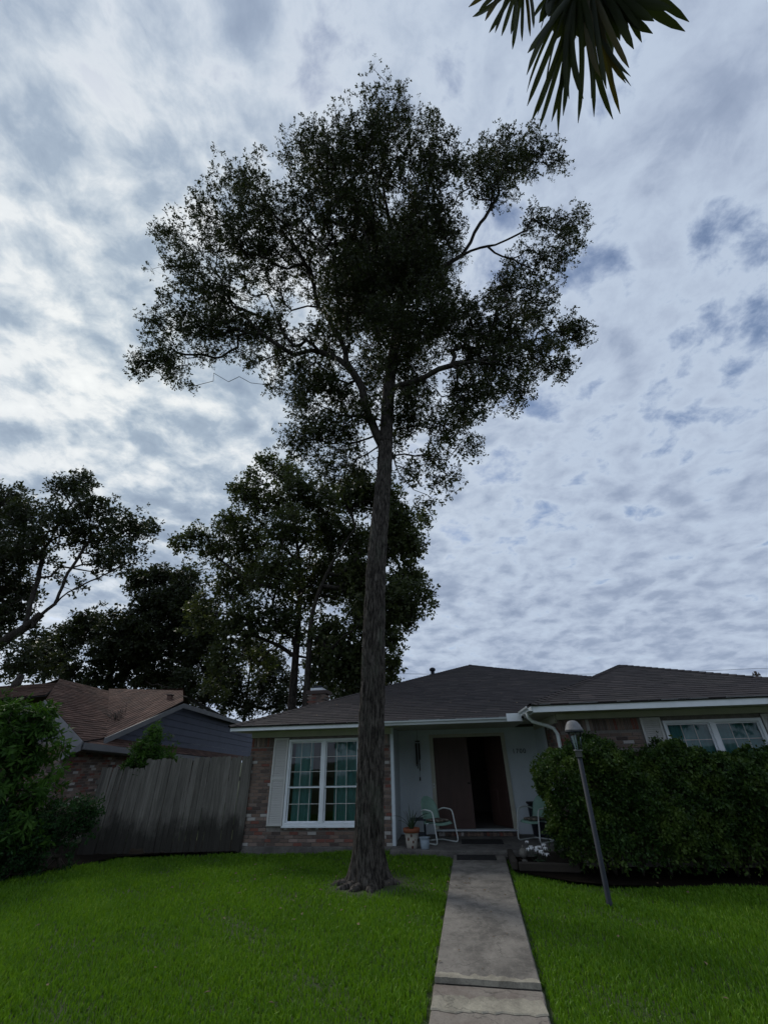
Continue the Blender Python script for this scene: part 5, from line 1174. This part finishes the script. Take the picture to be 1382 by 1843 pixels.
# ---------------------------------------------------------------- fan palm overhead at the right (its trunk stands beside the camera)
def palm():
    ZH = 5.55; hub0 = at_z(1085, -60, ZH); base = np.array([hub0[0] + .35, hub0[1] - .25, 0.0])
    e = empty('fan_palm', tuple(base)); tag(e, 'fan palm whose drooping leaf tips hang into the top right of the sky', 'palm tree'); inv = Matrix.Translation(e.location).inverted()
    r = random.Random(6); top = np.array([base[0], base[1], ZH + .25])
    mb = MB(); mb.tube([base + (0, 0, -.1), base + (.02, .0, 2.5), top - (0, 0, .9), top - (0, 0, .1)], [.17, .15, .15, .12], 14); o = mb.build('trunk', MT['bark2'], e); o.matrix_parent_inverse = inv
    def leaflet(p, q, w, parent, mat, sag=.12, fold=.45):
        p, q = np.asarray(p, float), np.asarray(q, float); n = 9; d_ = q - p; Ln = np.linalg.norm(d_); sd = np.cross(d_, (0, 0, 1.0)); sd /= (np.linalg.norm(sd) + 1e-9); up_ = np.cross(sd, d_); up_ /= np.linalg.norm(up_)
        ro = r.uniform(-.7, .7); sd2 = sd * math.cos(ro) + up_ * math.sin(ro); up2 = up_ * math.cos(ro) - sd * math.sin(ro); vs = []
        bend = r.uniform(-.07, .07)
        for i in range(n + 1):
            t = i / n; c = p + d_ * t + np.array([0, 0, sag * Ln * 4 * t * (1 - t) * .5]) + sd * bend * Ln * 4 * t * (1 - t)
            ww = w * min(1, .30 + 2.6 * t) * (1 - max(0, t - .80) / .20) ** .45 * (1 - .25 * t) + .0012
            vs += [c - sd2 * ww + up2 * ww * fold, c, c + sd2 * ww + up2 * ww * fold]
        mb = MB(); mb.add(vs, [(i * 3 + k, i * 3 + k + 1, i * 3 + k + 4, i * 3 + k + 3) for i in range(n) for k in range(2)], True)
        o = mb.build('leaflet', mat, parent); return o
    def frond(hub, tips, w, mat, zt, sag=.10):
        hub = np.asarray(hub); f = empty('frond', (0, 0, 0), 0, e); f.matrix_parent_inverse = inv
        o = MB().tube(smooth_line([top, (top + hub) / 2 + (0, 0, .12), hub], .1), .016, 6).build('petiole', MT['palm'], f)
        for t in tips:
            q = at_z(t[0], t[1], t[2] if len(t) > 2 else zt + r.uniform(-.06, .06)) if len(t) < 4 else np.asarray(t[:3])
            leaflet(hub + np.array([r.uniform(-.02, .02), r.uniform(-.02, .02), 0]), q, w * r.uniform(.85, 1.12), f, mat if not isinstance(mat, list) else r.choice(mat), sag)
    Z = lambda x, y: (820 + x * .3184, y * .3184)
    main = [Z(*t) for t in ((465, 745), (425, 692), (403, 600), (400, 525), (400, 425), (405, 300), (460, 650), (578, 762), (606, 655), (690, 697), (780, 662), (765, 557), (500, 560), (540, 690), (640, 560), (720, 560))]
    frond(at_z(1040, -28, 5.36), main, .0165, MT['palm'], 4.86)
    rightf = [Z(*t) for t in ((850, 502), (790, 418), (888, 676), (928, 645), (990, 487), (988, 432), (978, 384), (820, 440), (900, 520), (960, 470))]
    frond(at_z(1062, -20, 5.42), rightf, .016, [MT['palm'], MT['palm'], MT['palm_y']], 4.95)
    farr = [Z(*t) for t in ((1050, 240), (1005, 278), (1112, 190), (1295, 178), (1318, 124), (1228, 45), (1120, 120), (1190, 60), (1050, 170))]
    frond(at_z(1072, -60, 5.5), farr, .024, MT['palm'], 5.15)
    leftf = [Z(*t) for t in ((72, 40), (95, 95), (165, 118), (188, 186), (222, 186), (258, 204), (312, 194), (330, 226), (374, 234), (420, 205), (320, 280), (440, 160), (130, 60))]
    frond(at_z(938, -45, 5.50), leftf, .0135, [MT['palm'], MT['palm'], MT['palm_y']], 5.22)
    fill = [Z(*t) for t in ((470, 130), (520, 190), (600, 230), (660, 260), (720, 240), (780, 250), (840, 280), (560, 120), (880, 200), (930, 160), (1000, 100), (700, 170), (500, 60), (800, 150))]
    frond(at_z(1045, -50, 5.62), fill, .03, MT['palm'], 5.35)
    frond(at_z(1075, -40, 5.58), [(a + 15, b + 10) for a, b in fill], .03, MT['palm'], 5.25)
    frond(at_z(1010, -30, 5.60), [(a - 12, b - 8) for a, b in fill[:9]], .028, MT['palm'], 5.32)
    for k in range(7):                                   # the rest of the crown, out of the picture behind and above
        a = math.radians(-170 + k * 30) if k < 6 else math.radians(60); rad_ = .85; dirv = np.array([math.cos(a), math.sin(a) - .25, 0]); hub = top + dirv * rad_ + np.array([0, 0, .35])
        if hub[1] > base[1] - .05: continue
        tips = []
        for j in range(16):
            b = a + math.radians(-85 + j * 11.3); tips.append((hub[0] + .62 * math.cos(b), hub[1] + .62 * math.sin(b) - .05, hub[2] - .25 + .12 * math.cos(b - a), 0))
        frond(hub, tips, .02, MT['palm'], 0)
palm()

# ---------------------------------------------------------------- far utility pole and wire
def pole():
    p = at_y(1363, 1220, 34); e = empty('utility_pole', (p[0], p[1], 0)); tag(e, 'distant utility pole top just above the roof at far right', 'utility pole')
    t = at_y(1363, 1208, 34)[2]
    MB().tube([(0, 0, -.1), (0, 0, t)], [.13, .09], 10).build('pole', MT['bark2'], e)
    MB().box(-.28, .28, -.06, .06, t - .32, t - .22).build('crossarm', MT['bark2'], e)
    for x in (-.22, 0.05, .22): MB().lathe([(.03, 0), (.05, .05), (.03, .12), (.01, .14)], 8, (x, 0, t - .22)).build('insulator', MT['tin'], e)
    w0 = at_y(700, 1212, 34); w1 = at_y(1363, 1203, 34); w2 = at_y(1700, 1196, 34); pts = []
    for a, b in ((w0 + (w0 - w1), w0), (w0, w1), (w1, w2)):
        for i in range(12): s_ = i / 12; q = a + (b - a) * s_; q[2] -= .25 * 4 * s_ * (1 - s_); pts.append(q)
    o = MB().tube(pts, .012, 4).build('overhead_wire', MT['dark']); tag(o, 'thin overhead wire crossing the sky just above the roofs', 'wire')
pole()

# unseen trees added across the street behind the camera for the windows to mirror
for i, (x, y, h, R_) in enumerate(((-14, -24, 9, 4.5), (-5, -27, 11, 5.5), (5, -25, 8.5, 4.5), (14, -26, 10, 5), (24, -24, 9, 5), (33, -17, 9, 5), (42, -12, 10, 5.5), (33, -27, 10, 5), (-24, -22, 10, 5))):
    rg = np.random.default_rng(70 + i); e = empty('unseen_tree', (x, y, 0)); tag(e, 'unseen leafy tree added across the street for the windows to mirror', 'tree', 'unseen trees added across the street')
    sk = Skeleton(8000); sk.chain(smooth_line([(0, 0, -.1), (.1, 0, h * .3), (0, .1, h * .6)])); v = rg.normal(0, 1, (170, 3)); v /= np.linalg.norm(v, axis=1)[:, None]
    sk.grow(np.array([0, 0, h * .62]) + v * (R_ * rg.random(170) ** .4)[:, None] * np.array([1, 1, .75]), .25, 1.2, rg, 3); sk.radii(.02, .42)
    mb = MB(); sk.tubes(mb); mb.build('trunk', MT['bark2'], e)
    P_, O_, T_ = twig_points(sk, None, rg, 6, 1.0); Vv, Ff = leaf_mesh(P_, O_, 7, (.3, .45), .3, (30, 110), rg); o = np_mesh('crown', Vv, Ff, MT['leaf_dark'], e); o['kind'] = 'stuff'

# leaf litter: pale fallen leaves on the roof, brown ones on the lawn and walk
rl = MB(); r = random.Random(21)
def litter(p, nrm_, s, mb):
    p = np.asarray(p, float); a = r.uniform(0, 6.28); n_ = np.asarray(nrm_, float); x = np.cross(n_, (math.cos(a), math.sin(a), .1)); x /= np.linalg.norm(x); y = np.cross(n_, x)
    mb.quad(p - x * s, p + y * s * .45 + n_ * s * .3, p + x * s + n_ * s * .15, p - y * s * .45 + n_ * s * .2)
for k in range(70):
    a, b = r.uniform(1.5, 8.2), r.uniform(-.4, 3.2) ** 1.0
    if b < 3.6 and a < 8.6: litter(W(*mp(a, b)) + np.array([0, 0, .022]), (0, -.34, .94), r.uniform(.02, .04), rl)
MT['dryleaf'] = simple('dry_leaf', (.13, .09, .05), .9, .4, 8, 0)
o = rl.build('roof_leaf_litter', MT['dryleaf']); tag(o, 'pale fallen leaves scattered over the dark roof', 'leaves', kind='stuff')
rl = MB()
for k in range(150):
    if k < 90: q = TREE + np.array([r.gauss(0, 1.3), r.gauss(-.3, 1.1), 0])
    else: q = np.array([r.uniform(-5, 5.5), r.uniform(4.6, 10.8), 0])
    litter((q[0], q[1], gz(q[0], q[1]) + .035), (r.uniform(-.4, .4), r.uniform(-.4, .4), 1), r.uniform(.018, .035), rl)
for k in range(22):
    v_ = r.uniform(-6, -.7); litter(W(r.uniform(wl(v_) + .03, wr(v_) - .03), v_, .042), (0, 0, 1), r.uniform(.012, .025), rl)
o = rl.build('fallen_leaves', MT['dryleaf']); tag(o, 'dry brown leaves scattered on the lawn and walkway', 'leaves', kind='stuff')
